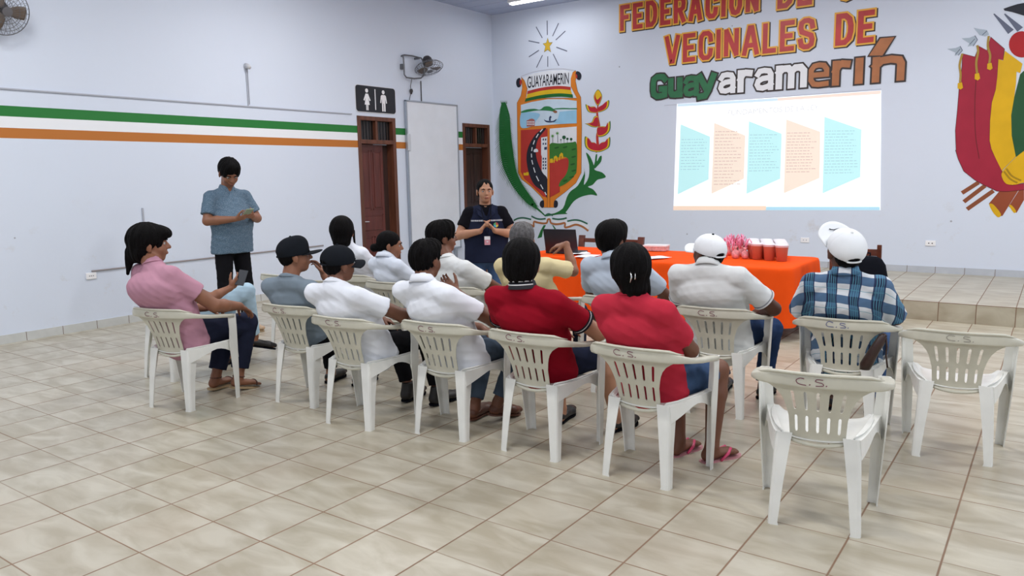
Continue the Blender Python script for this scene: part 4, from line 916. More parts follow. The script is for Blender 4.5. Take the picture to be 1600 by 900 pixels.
# cardboard box of sweets, papers, laptop
q = on_z(1022, 392, TT); t = empty('paper_box', (q[0], q[1]+.06, TT), math.radians(8)); tag(t, 'flat white and pink printed box lying on the orange cloth', 'box')
MB().box((-.13, -.085, 0), (.13, .085, .055), .004).build('box_base', mat('box_pink', (.62, .36, .36), .5, var=.35, vscale=25), t)
MB().box((-.135, -.09, .045), (.135, .09, .066), .004).build('lid', mat('box_white', (.76, .72, .74), .45, var=.06, vscale=30), t)
m_paper = mat('paper', (.82, .84, .88), .6)
for i, (px, py, rz, lb) in enumerate(((918, 400, 12, 'white sheet of paper lying beside the laptop'), (1022, 403, -25, 'white sheet of paper behind the coral shirted woman'), (905, 396, 40, 'white sheet under another sheet near the laptop'))):
    q = on_z(px, py, TT+.004); b = MB(); N = 6
    vs = [(-.105+.21*a/N, -.15+.3*c/N, .003+.004*math.sin(a*1.1+c)*(.6)) for a in range(N+1) for c in range(N+1)]
    fs = [(a*(N+1)+c, (a+1)*(N+1)+c, (a+1)*(N+1)+c+1, a*(N+1)+c+1) for a in range(N) for c in range(N)]
    o = b.add(vs, fs).build('paper_sheet', m_paper, None, (q[0], q[1], TT+.004+.004*i), smooth=True); o.rotation_euler = (0, 0, math.radians(rz)); tag(o, lb, 'paper', 'papers on the table')
    md = o.modifiers.new('s', 'SOLIDIFY'); md.thickness = .0015
q = on_z(873, 398, TT); t = empty('laptop', (q[0]-.02, q[1]+.10, TT), math.radians(6)); tag(t, 'black laptop seen from behind its tilted screen on the orange table', 'laptop')
m_lap = mat('laptop_black', (.018, .022, .032), .35)
MB().box((-.20, -.01, .002), (.20, .26, .022), .004).build('keyboard_base', m_lap, t)
lid = MB().box((-.20, -.006, 0), (.20, .006, .27), .004).build('screen_lid', m_lap, t, (0, -.005, .02)); lid.rotation_euler = (math.radians(14), 0, 0); lid.location = (0, .0, .018)
MB().box((-.19, .0065, .012), (.19, .0075, .258)).build('display', m_dkglass, lid)
# ------------------------------------------------------------------ wooden chairs by the stage
m_wood = mat('chair_wood', (.13, .032, .016), .4, var=.3, vscale=18)
def wooden_chair(loc, rz, label, sx=1.0, sz=1.0):
    t = empty('wooden_chair', loc, math.radians(rz)); t.scale = (sx, 1, sz); tag(t, label, 'chair', 'brown wooden chairs by the stage')
    MB().box((-.21, -.20, .41), (.21, .22, .44), .008).build('seat', m_wood, t)
    for s in (-1, 1):
        MB().loft([[(s*.20+dx, y+dy, z) for dx, dy in ((-.018, -.02), (.018, -.02), (.018, .02), (-.018, .02))] for y, z in ((-.235, 0), (-.20, .42), (-.21, .60), (-.25, .86))]).build('rear_post', m_wood, t)
        MB().loft([[(s*.19+dx, .19+dy, z) for dx, dy in ((-.018, -.018), (.018, -.018), (.018, .018), (-.018, .018))] for z in (0, .41)]).build('leg', m_wood, t)
    for z0, z1, y in ((.76, .82, -.242), (.62, .66, -.222)):
        MB().box((-.19, y-.011, z0), (.19, y+.011, z1), .004).build('back_rail', m_wood, t)
    for s in (-1, 1): MB().tube([(s*.195, -.22, .2), (s*.19, .19, .2)], .012, 8).build('stretcher', m_wood, t)
    return t
q = on_y(722, 371, 7.9); wooden_chair((q[0]+.18, 8.1, 0), 180, 'brown wooden chair just left of the standing woman', 1, .88)
q = on_y(907, 366, 8.74); q2 = on_y(1004, 372, 8.74); wooden_chair(((q[0]+q2[0])/2, 8.50, 0), 180, 'wide brown wooden seat behind the light blue shirted man', (q2[0]-q[0])/.42, .89)
q = on_y(897, 365, 8.74); wooden_chair((q[0]-.21, 8.50, 0), 180, 'dark wooden chair behind the laptop', 1, .895)
q = on_y(1151, 376, 8.74); wooden_chair((q[0]+.205, 8.50, 0), 180, 'brown wooden chair behind the pink sweet bags', 1, .87)
q = on_y(1352, 383, 7.5); wc = wooden_chair((q[0]-.10, 7.75, 0), 4, 'dark wooden chair right of the orange table, hung with a black bag', 1, 1.02)
# black backpack hanging on that chair
bx_, by_ = wc.location.x+.13, wc.location.y-.36
t = empty('black_backpack', (bx_, by_, .31)); tag(t, 'black backpack hanging on the dark wooden chair beside the plaid shirt', 'bag')
m_blk = mat('black_fabric', (.006, .007, .011), .9, spec=.08, bump=.2, bscale=300)
rings = []
for z, hw_, hd_ in ((0, .15, .05), (.02, .18, .07), (.12, .19, .085), (.30, .185, .08), (.40, .165, .06), (.455, .13, .04), (.475, .09, .02)):
    ring = []
    for k in range(24):
        a = 2*math.pi*k/24; c, s = math.cos(a), math.sin(a)
        ring.append((hw_*math.copysign(abs(c)**.5, c), hd_*math.copysign(abs(s)**.7, s), z))
    rings.append(ring)
MB().loft(rings).build('bag_body', m_blk, t, smooth=True)
MB().tube([(-.03, .02, .46), (-.03, .03, .50), (.03, .03, .50), (.03, .02, .46)], .008, 8).build('handle', m_blk, t, smooth=True)
for s in (-1, 1): MB().tube([(s*.07, .06, .44), (s*.08, .10, .36), (s*.09, .11, .2), (s*.11, .08, .05)], .012, 8).build('strap', m_blk, t, smooth=True)
# brown shoulder bag hanging on the plaid man's armchair
q = on_y(1365, 545, 4.72); t = empty('shoulder_bag', (-.80, 4.585, .49)); t.scale = (.85, .85, .85); tag(t, 'dark brown leather bag wedged beside the plaid shirted man', 'bag')
m_leather = mat('brown_leather', (.035, .015, .012), .35, var=.3, vscale=20)
rings = []
for z, x, w_, d_ in ((-.07, -.045, .032, .025), (-.03, -.035, .042, .04), (.05, .0, .036, .04), (.12, .035, .035, .032), (.17, .055, .026, .02), (.185, .06, .012, .01)):
    rings.append([(x+w_*math.cos(2*math.pi*k/14), d_*math.sin(2*math.pi*k/14), z) for k in range(14)])
MB().loft(rings).build('bag_body', m_leather, t, smooth=True)
MB().tube([(.055, 0, .17), (.075, 0, .155), (.082, 0, .10), (.080, 0, .04), (.092, 0, -.04)], .006, 8).build('strap', m_leather, t, smooth=True)
# ------------------------------------------------------------------ implicit-surface modeller for bodies and clothes
def V3(*a): return np.array(a, float)
def unit(a): a = np.asarray(a, float); return a/max(1e-9, np.linalg.norm(a))
def CAP(a, b, r1, r2=None, k=.015, cut=None): return dict(t='c', a=np.asarray(a, float), b=np.asarray(b, float), r=(r1, r2 if r2 is not None else r1), k=k, cut=cut)
def ELL(c, r, R=None, k=.015, op='u', cut=None): return dict(t='e', c=np.asarray(c, float), r=np.asarray(r, float), R=R, k=k, op=op, cut=cut)
def EC(a, b, ra, rb, xd, k=.02, cut=None): return dict(t='x', a=np.asarray(a, float), b=np.asarray(b, float), ra=ra, rb=rb, xd=np.asarray(xd, float), k=k, cut=cut)
def prim_box(p):
    if p['t'] == 'e': m = max(p['r']); return p['c']-m, p['c']+m
    m = max(p['r']) if p['t'] == 'c' else max(*p['ra'], *p['rb'])
    return np.minimum(p['a'], p['b'])-m, np.maximum(p['a'], p['b'])+m
def prim_eval(p, X, Y, Z):
    if p['t'] == 'c':
        a, b = p['a'], p['b']; d = b-a; L2 = max(1e-9, d@d)
        px, py, pz = X-a[0], Y-a[1], Z-a[2]
        t = np.clip((px*d[0]+py*d[1]+pz*d[2])/L2, 0, 1)
        q = np.sqrt((px-t*d[0])**2+(py-t*d[1])**2+(pz-t*d[2])**2) - (p['r'][0]+(p['r'][1]-p['r'][0])*t)
    elif p['t'] == 'e':
        c, r, R = p['c'], p['r'], p['R']; px, py, pz = X-c[0], Y-c[1], Z-c[2]
        if R is not None: px, py, pz = (px*R[0, i]+py*R[1, i]+pz*R[2, i] for i in range(3))
        q = (np.sqrt((px/r[0])**2+(py/r[1])**2+(pz/r[2])**2)-1)*min(r)
    else:
        a, b = p['a'], p['b']; d = b-a; L = max(1e-6, np.linalg.norm(d)); w_ = d/L
        xd = unit(p['xd']-w_*(p['xd']@w_)); yd = np.cross(w_, xd)
        px, py, pz = X-a[0], Y-a[1], Z-a[2]
        s = px*w_[0]+py*w_[1]+pz*w_[2]; t = np.clip(s/L, 0, 1); o = s-t*L
        u = px*xd[0]+py*xd[1]+pz*xd[2]; v = px*yd[0]+py*yd[1]+pz*yd[2]
        rx = p['ra'][0]+(p['rb'][0]-p['ra'][0])*t; ry = p['ra'][1]+(p['rb'][1]-p['ra'][1])*t; rz = np.minimum(rx, ry)
        q = (np.sqrt((u/rx)**2+(v/ry)**2+(o/rz)**2)-1)*rz
    if p.get('cut') is not None:
        cuts = p['cut'] if isinstance(p['cut'], list) else [p['cut']]
        for pc, n in cuts: q = np.maximum(q, (X-pc[0])*n[0]+(Y-pc[1])*n[1]+(Z-pc[2])*n[2])
    return q
def sdf_mesh(prims, h=.007, disp=None, subs=(), planes=(), smooth_it=1):
    los, his = zip(*[prim_box(p) for p in prims]); lo = np.min(los, 0)-.03; hi = np.max(his, 0)+.03
    n = np.ceil((hi-lo)/h).astype(int)+1
    ax = [lo[i]+h*np.arange(n[i]) for i in range(3)]
    D = np.full(n, .2, np.float32)
    def blk(p, pad):
        a, b = prim_box(p); i0 = np.clip(((a-pad-lo)/h).astype(int), 0, n-1); i1 = np.clip(((b+pad-lo)/h).astype(int)+2, 1, n)
        sl = tuple(slice(i0[i], i1[i]) for i in range(3))
        return sl, ax[0][sl[0]][:, None, None], ax[1][sl[1]][None, :, None], ax[2][sl[2]][None, None, :]
    for p in prims:
        sl, X, Y, Z = blk(p, p['k']+.02); d = prim_eval(p, X, Y, Z); A = D[sl]; k = p['k']
        hh = np.maximum(k-np.abs(A-d), 0)/k
        D[sl] = np.minimum(A, d)-hh*hh*k*.25
    for p in subs:
        sl, X, Y, Z = blk(p, p['k']+.02); d = -prim_eval(p, X, Y, Z); A = D[sl]; k = p['k']
        hh = np.maximum(k-np.abs(A-d), 0)/k
        D[sl] = np.maximum(A, d)+hh*hh*k*.25
    for pc, nn in planes:
        D = np.maximum(D, (ax[0][:, None, None]-pc[0])*nn[0]+(ax[1][None, :, None]-pc[1])*nn[1]+(ax[2][None, None, :]-pc[2])*nn[2]).astype(np.float32)
    if disp is not None:
        I = np.nonzero(np.abs(D) < .03); D[I] += disp(ax[0][I[0]], ax[1][I[1]], ax[2][I[2]])
    S = D < 0; S[0] = S[-1] = False; S[:, 0] = S[:, -1] = False; S[:, :, 0] = S[:, :, -1] = False
    cnt = np.zeros(n-1, np.int8)
    for dx in (0, 1):
        for dy in (0, 1):
            for dz in (0, 1): cnt += S[dx:n[0]-1+dx, dy:n[1]-1+dy, dz:n[2]-1+dz]
    I = np.nonzero((cnt > 0) & (cnt < 8)); m = len(I[0]); idx = np.full(n-1, -1, np.int64); idx[I] = np.arange(m)
    cor = [(a, b, c) for a in (0, 1) for b in (0, 1) for c in (0, 1)]
    val = {c: D[I[0]+c[0], I[1]+c[1], I[2]+c[2]].astype(float) for c in cor}
    acc = np.zeros((m, 3)); num = np.zeros(m)
    for c in cor:
        for a_ in range(3):
            if c[a_] == 0:
                c2 = list(c); c2[a_] = 1; c2 = tuple(c2); v0, v1 = val[c], val[c2]; cr = (v0 < 0) != (v1 < 0)
                t = np.where(cr, v0/np.where(cr, v0-v1, 1), 0)
                for j in range(3): acc[:, j] += np.where(cr, c[j]+(t if j == a_ else 0), 0)
                num += cr
    pos = lo + h*(np.stack(I, 1)+acc/np.maximum(num, 1)[:, None])
    quads = []
    for a_ in range(3):
        sl0 = [slice(1, -1)]*3; sl1 = [slice(1, -1)]*3; sl0[a_] = slice(0, -1); sl1[a_] = slice(1, None)
        A, B = S[tuple(sl0)], S[tuple(sl1)]; E_ = np.nonzero(A != B)
        base = [E_[i]+(0 if i == a_ else 1) for i in range(3)]
        u, v = [(1, 2), (2, 0), (0, 1)][a_]
        def cell(du, dv):
            q = list(base); q[u] = q[u]-du; q[v] = q[v]-dv; return idx[q[0], q[1], q[2]]
        Q = np.stack([cell(1, 1), cell(0, 1), cell(0, 0), cell(1, 0)], 1)
        flip = ~A[E_]; Q[flip] = Q[flip][:, ::-1]; quads.append(Q)
    Q = np.concatenate(quads); Q = Q[(Q >= 0).all(1)]
    for _ in range(smooth_it):
        s = np.zeros_like(pos); c = np.zeros(m)
        for i in range(4):
            np.add.at(s, Q[:, i], pos[Q[:, (i+1) % 4]]); np.add.at(c, Q[:, i], 1)
            np.add.at(s, Q[:, i], pos[Q[:, (i+3) % 4]]); np.add.at(c, Q[:, i], 1)
        pos = pos*.5+.5*s/np.maximum(c, 1)[:, None]
    return pos, Q
def np_mesh(name, pos, Q, m, parent=None):
    me = bpy.data.meshes.new(name); me.vertices.add(len(pos)); me.vertices.foreach_set('co', pos.astype(np.float32).ravel())
    me.loops.add(Q.size); me.loops.foreach_set('vertex_index', Q.astype(np.int32).ravel())
    me.polygons.add(len(Q)); me.polygons.foreach_set('loop_start', np.arange(0, Q.size, 4, dtype=np.int32)); me.polygons.foreach_set('loop_total', np.full(len(Q), 4, np.int32))
    me.polygons.foreach_set('use_smooth', np.ones(len(Q), bool)); me.update(calc_edges=True); me.validate()
    return link(name, me, m, parent)
def rotm(yaw, pitch=0, roll=0):     # yaw about z (ccw from +y), pitch >0 looks up, roll >0 tips to its right
    y, p, r = map(math.radians, (yaw, pitch, roll))
    Rz = np.array([[math.cos(y), -math.sin(y), 0], [math.sin(y), math.cos(y), 0], [0, 0, 1]])
    Rx = np.array([[1, 0, 0], [0, math.cos(p), -math.sin(p)], [0, math.sin(p), math.cos(p)]])
    Ry = np.array([[math.cos(r), 0, math.sin(r)], [0, 1, 0], [-math.sin(r), 0, math.cos(r)]])
    return Rz@Rx@Ry
def skin(c, n): return mat('skin_'+n, c, .5, spec=.4, var=.08, vscale=9, sss=.05)
SK_D, SK_M, SK_L, SK_DK = skin((.165, .066, .037), 'dark'), skin((.26, .112, .063), 'mid'), skin((.43, .215, .13), 'light'), skin((.105, .043, .026), 'deep')
m_hair = mat('hair_black', (.005, .0045, .0048), .62, spec=.06, var=.5, vscale=30, bump=.5, bscale=40, stretch=(6, 6, .8))
m_hairg = mat('hair_grey', (.075, .072, .075), .6, var=.6, vscale=40, bump=.7, bscale=60)
m_eye = mat('eye_white', (.40, .38, .37), .4); m_iris = mat('eye_dark', (.012, .008, .006), .2); m_lip = mat('lips', (.30, .09, .07), .45)
def hand_prims(W, d, nrm, side, curl=.5, spread=1.0, s=1.0, thumb=.5):
    d = unit(d); nrm = unit(np.asarray(nrm, float)-d*np.dot(nrm, d)); t = np.cross(d, nrm)*side
    out = [EC(W-d*.01, W+d*.035*s, (.024*s, .019*s), (.034*s, .015*s), t, .012), EC(W+d*.03*s, W+d*.082*s, (.034*s, .015*s), (.040*s, .0125*s), t, .012)]
    for j, (off, ln) in enumerate(((.030, .068), (.0105, .076), (-.010, .071), (-.029, .056))):
        b = W+d*(.084-.004*abs(j-1.2))*s+t*off*s; ang = curl*(.5+.08*j); dirn = d+t*(off*2.2*(spread-.6))
        dirn = unit(dirn); r = .0088*s
        for f_, rr in ((.44, .0078), (.31, .0070), (.25, .0062)):
            dd = unit(dirn*math.cos(ang)+nrm*math.sin(ang)); e = b+dd*ln*f_*s
            out.append(CAP(b, e, r, rr*s, .003)); b = e; r = rr*s; ang += curl*.75
    b = W+d*.022*s+t*.024*s; dd = unit(d*.62+t*(.75-.35*thumb)+nrm*(.15+.55*thumb))
    for ln, r1, r2, add in ((.040, .0135, .0105, 0), (.030, .0105, .009, .35), (.024, .009, .007, .35)):
        dd = unit(dd+d*add*.8-t*add*.4*thumb); e = b+dd*ln*s; out.append(CAP(b, e, r1*s, r2*s, .006)); b = e
    return out
def person(label, org, yaw, spec):
    """joints are offsets (x right, y ahead of the yaw, z up) from org; heads look along hy (degrees from the hall's long axis)"""
    g = spec.get; Rb = rotm(yaw); hs = g('hs', 1.0); vox = g('vox', .0075)
    L = lambda *p: Rb@V3(*p)
    root_loc = (org[0], org[1], g('z0', 0.0))
    neck = L(*g('neck', (0, -.12, .94))); pel = L(*g('pelvis', (0, .03, .485)))
    if g('nw'): neck = V3(*g('nw'))-V3(org[0], org[1], 0)
    Rh = rotm(g('hy', yaw), g('hp', 0), g('hr', 0)); hc = L(*g('head', (0, -.09, 1.09)))
    if g('tw'): hc = V3(*g('tw'))-V3(org[0], org[1], .128*hs)
    H = lambda x, y, z: hc + Rh@(V3(x, y, z)*hs)
    ty = g('ty', 0); Rt = rotm(yaw+ty, 0, g('tr', 0)); X = Rt@V3(1, 0, 0); F = Rt@V3(0, 1, 0)
    sw = g('sw', .175)*.9; fat = g('fat', 1.0); sd = g('sdrop', .066); fd = 1+(fat-1)*.45
    shL = neck - X*sw + V3(0, 0, -sd) + F*g('shf', .01); shR = neck + X*sw + V3(0, 0, -sd) + F*g('shf', .01)
    if g('shLo') is not None: shL = shL+L(*g('shLo'))
    if g('shRo') is not None: shR = shR+L(*g('shRo'))
    elL, elR = L(*g('elL', (-.235, .0, .66))), L(*g('elR', (.235, .0, .66)))
    wrL, wrR = L(*g('wrL', (-.15, .22, .60))), L(*g('wrR', (.15, .22, .60)))
    am = g('arm', 1.0)
    knL, knR = L(*g('knL', (-.13, .40, .465))), L(*g('knR', (.13, .40, .465)))
    anL, anR = L(*g('anL', (-.13, .40, .085))), L(*g('anR', (.13, .40, .085)))
    hipL, hipR = pel-X*.085, pel+X*.085
    up = unit(neck-pel); waist = pel+(neck-pel)*.36 + F*g('belly', 0.0); chest = pel+(neck-pel)*.68 - F*g('slump', .018)
    skinm = spec['skin']
    # ---- body
    pr = []
    pr += [EC(pel, waist, (.130*fat, .095*fd), (.120*fat, .085*fd), X, .03), EC(waist, chest, (.120*fat, .085*fd), (.135*fat, .088*fd), X, .03), EC(chest, neck-up*.09, (.135*fat, .082*fd), (.09, .05), X, .03),
           CAP(neck-up*.035, shL, .034, .042, .03), CAP(neck-up*.035, shR, .034, .042, .03)]
    nb = H(0, -.022, -.055)
    pr += [CAP(neck-up*.03, nb, .060*g('nk', 1.0), .054*hs*g('nk', 1.0), .02)]
    # head
    pr += [ELL(H(0, -.012, .032), V3(.077, .097, .086)*hs, Rh, .02), ELL(H(0, .030, -.028), V3(.060, .064, .080)*hs, Rh, .025), ELL(H(0, .052, -.083), V3(.030, .026, .024)*hs, Rh, .02),
           ELL(H(.036, .052, -.030), V3(.026, .026, .028)*hs, Rh, .015), ELL(H(-.036, .052, -.030), V3(.026, .026, .028)*hs, Rh, .015),
           ELL(H(0, .078, .030), V3(.046, .016, .012)*hs, Rh, .012),
           CAP(H(0, .085, .018), H(0, .108, -.020), .0085*hs, .0125*hs, .008), CAP(H(-.012, .094, -.024), H(.012, .094, -.024), .008*hs, .008*hs, .006),
           ELL(H(0, .088, -.052), V3(.025, .011, .011)*hs, Rh, .008)]
    if g('ears', True):
        for s in (-1, 1): pr += [ELL(H(s*.079, -.010, -.010), V3(.009, .020, .032)*hs, Rh@rotm(-s*18), .005), CAP(H(s*.077, -.002, -.032), H(s*.078, .0, -.036), .008*hs, .007*hs, .004)]
    subs = [ELL(H(s*.031, .096, .005), V3(.0145, .0125, .0075)*hs, Rh, .006) for s in (-1, 1)]
    for sh, el, wr in ((shL, elL, wrL), (shR, elR, wrR)):
        pr += [CAP(sh, el, .047*am, .038*am, .02), CAP(el, el+(wr-el)*.35, .039*am, .039*am, .015), CAP(el+(wr-el)*.35, wr, .039*am, .0235*am, .012)]
    for wr, el, key, sd_ in ((wrL, elL, 'hL', -1), (wrR, elR, 'hR', 1)):
        h = g(key) or {}
        if h.get('none'): continue
        d = L(*h['d']) if 'd' in h else unit(wr-el)+V3(0, 0, -.25); nrm = L(*h['n']) if 'n' in h else V3(0, 0, -1)
        pr += hand_prims(wr, d, nrm, sd_, h.get('curl', .45), h.get('spread', 1.0), g('hand', 1.0), h.get('thumb', .5))
    lg = g('leg', 1.0)
    for hp, kn, an in ((hipL, knL, anL), (hipR, knR, anR)):
        pr += [CAP(hp, kn, .072*lg, .050*lg, .03), CAP(kn, kn+(an-kn)*.3, .050*lg, .050*lg, .02), CAP(kn+(an-kn)*.3, an, .050*lg, .032*lg, .02)]
    toeL, toeR = L(*g('tL', (-.12, 1, 0))), L(*g('tR', (.12, 1, 0)))
    feet = []
    for an, to in ((anL, toeL), (anR, toeR)):
        to = unit(to); tz = unit(V3(to[0], to[1], 0)); heel = an - tz*.03 + V3(0, 0, -.045); ball = heel+to*.155; tip = ball+to*.055; sdv = np.cross(tz, V3(0, 0, 1))
        feet.append((an, heel, ball, tip, to, sdv))
        pr += [CAP(an, heel, .033, .032, .02), EC(heel, ball, (.030, .030), (.042, .020), sdv, .02)]
        for j in range(5):
            o = (j-2)*.0155; r_ = .0115 if abs(o) < .02 else .0125
            pr += [CAP(ball+sdv*o+V3(0, 0, -.006), tip+sdv*o*.9+V3(0, 0, -.010)-to*abs(j-1.5)*.006, r_, .009, .005)]
    pos, Q = sdf_mesh(pr, vox, subs=subs)
    body = np_mesh('person', pos, Q, skinm); body.location = root_loc
    tag(body, label, 'person')
    if g('group'): body['group'] = g('group')
    # ---- face
    for s in (-1, 1):
        for nm, c, r_, mm in (('eye', (s*.031, .0765, .005), .0105, m_eye), ('iris', (s*.031, .0830, .0045), .0055, m_iris)):
            bm = bmesh.new(); bmesh.ops.create_uvsphere(bm, u_segments=14, v_segments=9, radius=r_*hs)
            b = MB().addbm(bm); q = H(*c); b.v = [(x+q[0], y+q[1], z+q[2]) for x, y, z in b.v]
            if nm == 'eye': e_o = b.build(nm, mm, body, smooth=True)
            else: b.build(nm, mm, e_o, smooth=True)
        MB().tube([H(s*.014, .0985, .0245), H(s*.030, .0975, .030), H(s*.048, .086, .026)], [.0030*hs, .0042*hs, .0022*hs], 6).build('eyebrow', m_hair if not g('grey') else m_hairg, body, smooth=True)
    bm = bmesh.new(); bmesh.ops.create_uvsphere(bm, u_segments=16, v_segments=8, radius=1); b = MB().addbm(bm)
    b.v = [tuple(H(x*.024, .0935-.010*abs(x)**2+y*.007, -.055+z*.0085*(1-.35*(abs(z) < .2)))) for x, y, z in b.v]; b.build('lips', m_lip, body, smooth=True)
    # ---- hair
    st = g('hair', 'short'); hm = m_hairg if g('grey') else m_hair; amp = g('hamp', .0035)*.5; seed = g('seed', 1)
    def hdisp(x, y, z):
        q = np.stack([x-hc[0], y-hc[1], z-hc[2]], 0); q = Rh.T@q; a = np.arctan2(q[0], q[1]+.02)
        return amp*(np.sin(a*13+seed+q[2]*18)+.7*np.sin(a*29+q[2]*31+seed*3)+.5*np.sin(q[2]*60+a*9))*np.clip(1.2-0*z, 0, 1)
    hp_ = []; hsub = [ELL(H(0, .118, -.045), V3(.080, .070, .098)*hs, Rh, .012)]; hpl = []
    if st in ('short', 'thick', 'crop'):
        th = {'short': 1.0, 'thick': 1.07, 'crop': .97}[st]
        hp_ = [ELL(H(0, -.016, .040), V3(.0885*th, .106*th, .092*th)*hs, Rh, .02), ELL(H(0, -.056, -.018), V3(.066, .047, .048)*hs, Rh, .03), ELL(H(0, .040, .088), V3(.062, .055, .042*th)*hs, Rh, .03)]
        for s in (-1, 1): hsub.append(ELL(H(s*.092, .008, -.034), V3(.033, .038, .052)*hs, Rh, .008))
    elif st == 'bob':      # thick, gathered low at the nape
        hp_ = [ELL(H(0, -.020, .035), V3(.096, .112, .100)*hs, Rh, .02), ELL(H(0, -.055, -.030), V3(.082, .060, .070)*hs, Rh, .03), ELL(H(0, .05, .075), V3(.065, .045, .040)*hs, Rh, .03)]
    elif st == 'pony':
        hp_ = [ELL(H(0, -.018, .038), V3(.098, .114, .100)*hs, Rh, .02), ELL(H(0, -.060, -.040), V3(.080, .055, .070)*hs, Rh, .03), ELL(H(.0, .065, .072), V3(.060, .050, .038)*hs, Rh, .03),
               CAP(H(-.03, -.108, -.045), H(-.045, -.13, -.17), .034*hs, .012*hs, .03), ELL(H(0, .085, .060), V3(.050, .034, .028)*hs, Rh, .03)]
        hsub = [ELL(H(0, .118, -.050), V3(.090, .078, .092)*hs, Rh, .012)]
        for s in (-1, 1): hsub.append(ELL(H(s*.092, .022, -.045), V3(.034, .045, .050)*hs, Rh, .01))
    elif st == 'bun':
        hp_ = [ELL(H(0, -.016, .036), V3(.084, .102, .090)*hs, Rh, .02), ELL(H(0, -.060, -.030), V3(.062, .042, .052)*hs, Rh, .03), ELL(H(0, -.130, -.030), V3(.040, .036, .036)*hs, Rh, .012)]
        for s in (-1, 1): hsub.append(ELL(H(s*.092, .012, -.040), V3(.032, .040, .046)*hs, Rh, .01))
    elif st == 'sleek':
        hp_ = [ELL(H(0, -.018, .034), V3(.083, .100, .090)*hs, Rh, .02), ELL(H(0, -.060, -.030), V3(.064, .042, .060)*hs, Rh, .03), ELL(H(0, -.105, -.04), V3(.04, .04, .04)*hs, Rh, .03)]
        hsub = [ELL(H(0, .130, -.035), V3(.074, .085, .094)*hs, Rh, .012)]
        for s in (-1, 1): hsub.append(ELL(H(s*.090, .012, -.040), V3(.026, .034, .046)*hs, Rh, .01))
    elif st == 'long':
        hp_ = [ELL(H(0, -.018, .036), V3(.094, .110, .096)*hs, Rh, .02), EC(H(0, -.050, .0), H(0, -.070, -.075), (.090*hs, .070*hs), (.070*hs, .050*hs), Rh@V3(1, 0, 0), .03), CAP(H(.086, .02, .0), H(.095, .01, -.14), .014, .006, .02)]
    elif st == 'clip':
        hp_ = [ELL(H(0, -.020, .036), V3(.096, .112, .100)*hs, Rh, .02), EC(H(0, -.055, -.01), H(0.012, -.062, -.080), (.086*hs, .062*hs), (.060*hs, .045*hs), Rh@V3(1, 0, 0), .03), ELL(H(0, .05, .075), V3(.065, .045, .040)*hs, Rh, .03),
               CAP(H(.070, -.04, -.05), H(.085, -.03, -.125), .020, .008, .02), CAP(H(.050, -.06, -.08), H(.060, -.05, -.155), .018, .005, .02)]
    cap = g('cap')
    if cap: hp_ = [dict(p, r=np.asarray(p['r'])*.95) for p in hp_ if p['t'] == 'e']
    if cap: hpl = [(H(0, 0, .062), Rh@unit(V3(0, 0, 1)))]
    pos, Q = sdf_mesh(hp_, .006, disp=hdisp, subs=hsub, planes=hpl); ho = np_mesh('hair', pos, Q, hm, body)
    if st == 'clip':
        MB().tube([H(-.010, -.128, .005), H(-.006, -.136, -.018), H(-.012, -.130, -.045)], [.002, .0045, .002], 8).build('hair_clip', m_steel, ho, smooth=True)
        MB().tube([H(.012, -.127, .0), H(.010, -.134, -.03)], [.002, .003], 8).build('hair_clip', m_steel, ho, smooth=True)
    if cap:
        tilt = cap.get('tilt', 0); Rc = Rh@rotm(0, tilt, 0); c0 = H(0, -.006, .030); K = lambda x, y, z: c0+Rc@(V3(x, y, z)*hs)
        cm = cap['m']
        crown = [ELL(K(0, -.004, .006), V3(.094, .112, .088+cap.get('tall', 0))*hs, Rc, .01)]
        if cap.get('tall'): crown.append(ELL(K(0, .045, .055), V3(.070, .055, .050)*hs, Rc, .03))
        csub = []
        if cap.get('back', True): csub = [ELL(K(0, -.112, -.012), V3(.034, .05, .020)*hs, Rc, .004)]
        csub.append(ELL(K(0, -.004, -.045), V3(.082, .100, .080)*hs, Rc, .004))
        def cdisp(x, y, z):
            q = np.stack([x-c0[0], y-c0[1], z-c0[2]], 0); q = Rc.T@q; a = np.arctan2(q[0], q[1]); return .0012*np.exp(-(((a/(math.pi/3)) % 1-.5)**2)/.0016)
        pos, Q = sdf_mesh(crown, .005, disp=cdisp, subs=csub, planes=[(K(0, 0, -.022), -(Rc@V3(0, 0, 1)))]); co = np_mesh('cap', pos, Q, cm, body)
        # brim
        vs = []; fs = []; NU, NV = 17, 7
        for j in range(NV):
            for i in range(NU):
                a = -1.18+2.36*i/(NU-1); r0x, r0y = .090, .106; ex = .078*cap.get('brim', 1)*j/(NV-1)*math.cos(a*.62)**.8
                x = math.sin(a)*(r0x+ex*.25); y = math.cos(a)*r0y+ex
                vs.append(K(x, y, -.016-.30*x*x*12*.1-.10*ex*cap.get('droop', 1)-.9*x*x*cap.get('curve', 2.0)))
        for j in range(NV-1):
            for i in range(NU-1): fs.append((j*NU+i, j*NU+i+1, (j+1)*NU+i+1, (j+1)*NU+i))
        bo = MB().add(vs, fs).build('brim', cm, co, smooth=True); md = bo.modifiers.new('s', 'SOLIDIFY'); md.thickness = .004; md.offset = 0
        bm = bmesh.new(); bmesh.ops.create_uvsphere(bm, u_segments=10, v_segments=6, radius=.008); b = MB().addbm(bm); q = K(0, -.004, .094+cap.get('tall', 0)); b.v = [(x+q[0], y+q[1], z+q[2]) for x, y, z in b.v]; b.build('button', cap.get('bm', cm), co, smooth=True)
        if cap.get('back', True): MB().tube([K(.040*math.sin(a)/1, -.004-.108*math.cos(a*.36), -.017) for a in np.linspace(-1.2, 1.2, 9)], .0055, 8).build('strap', cm, co, smooth=True)
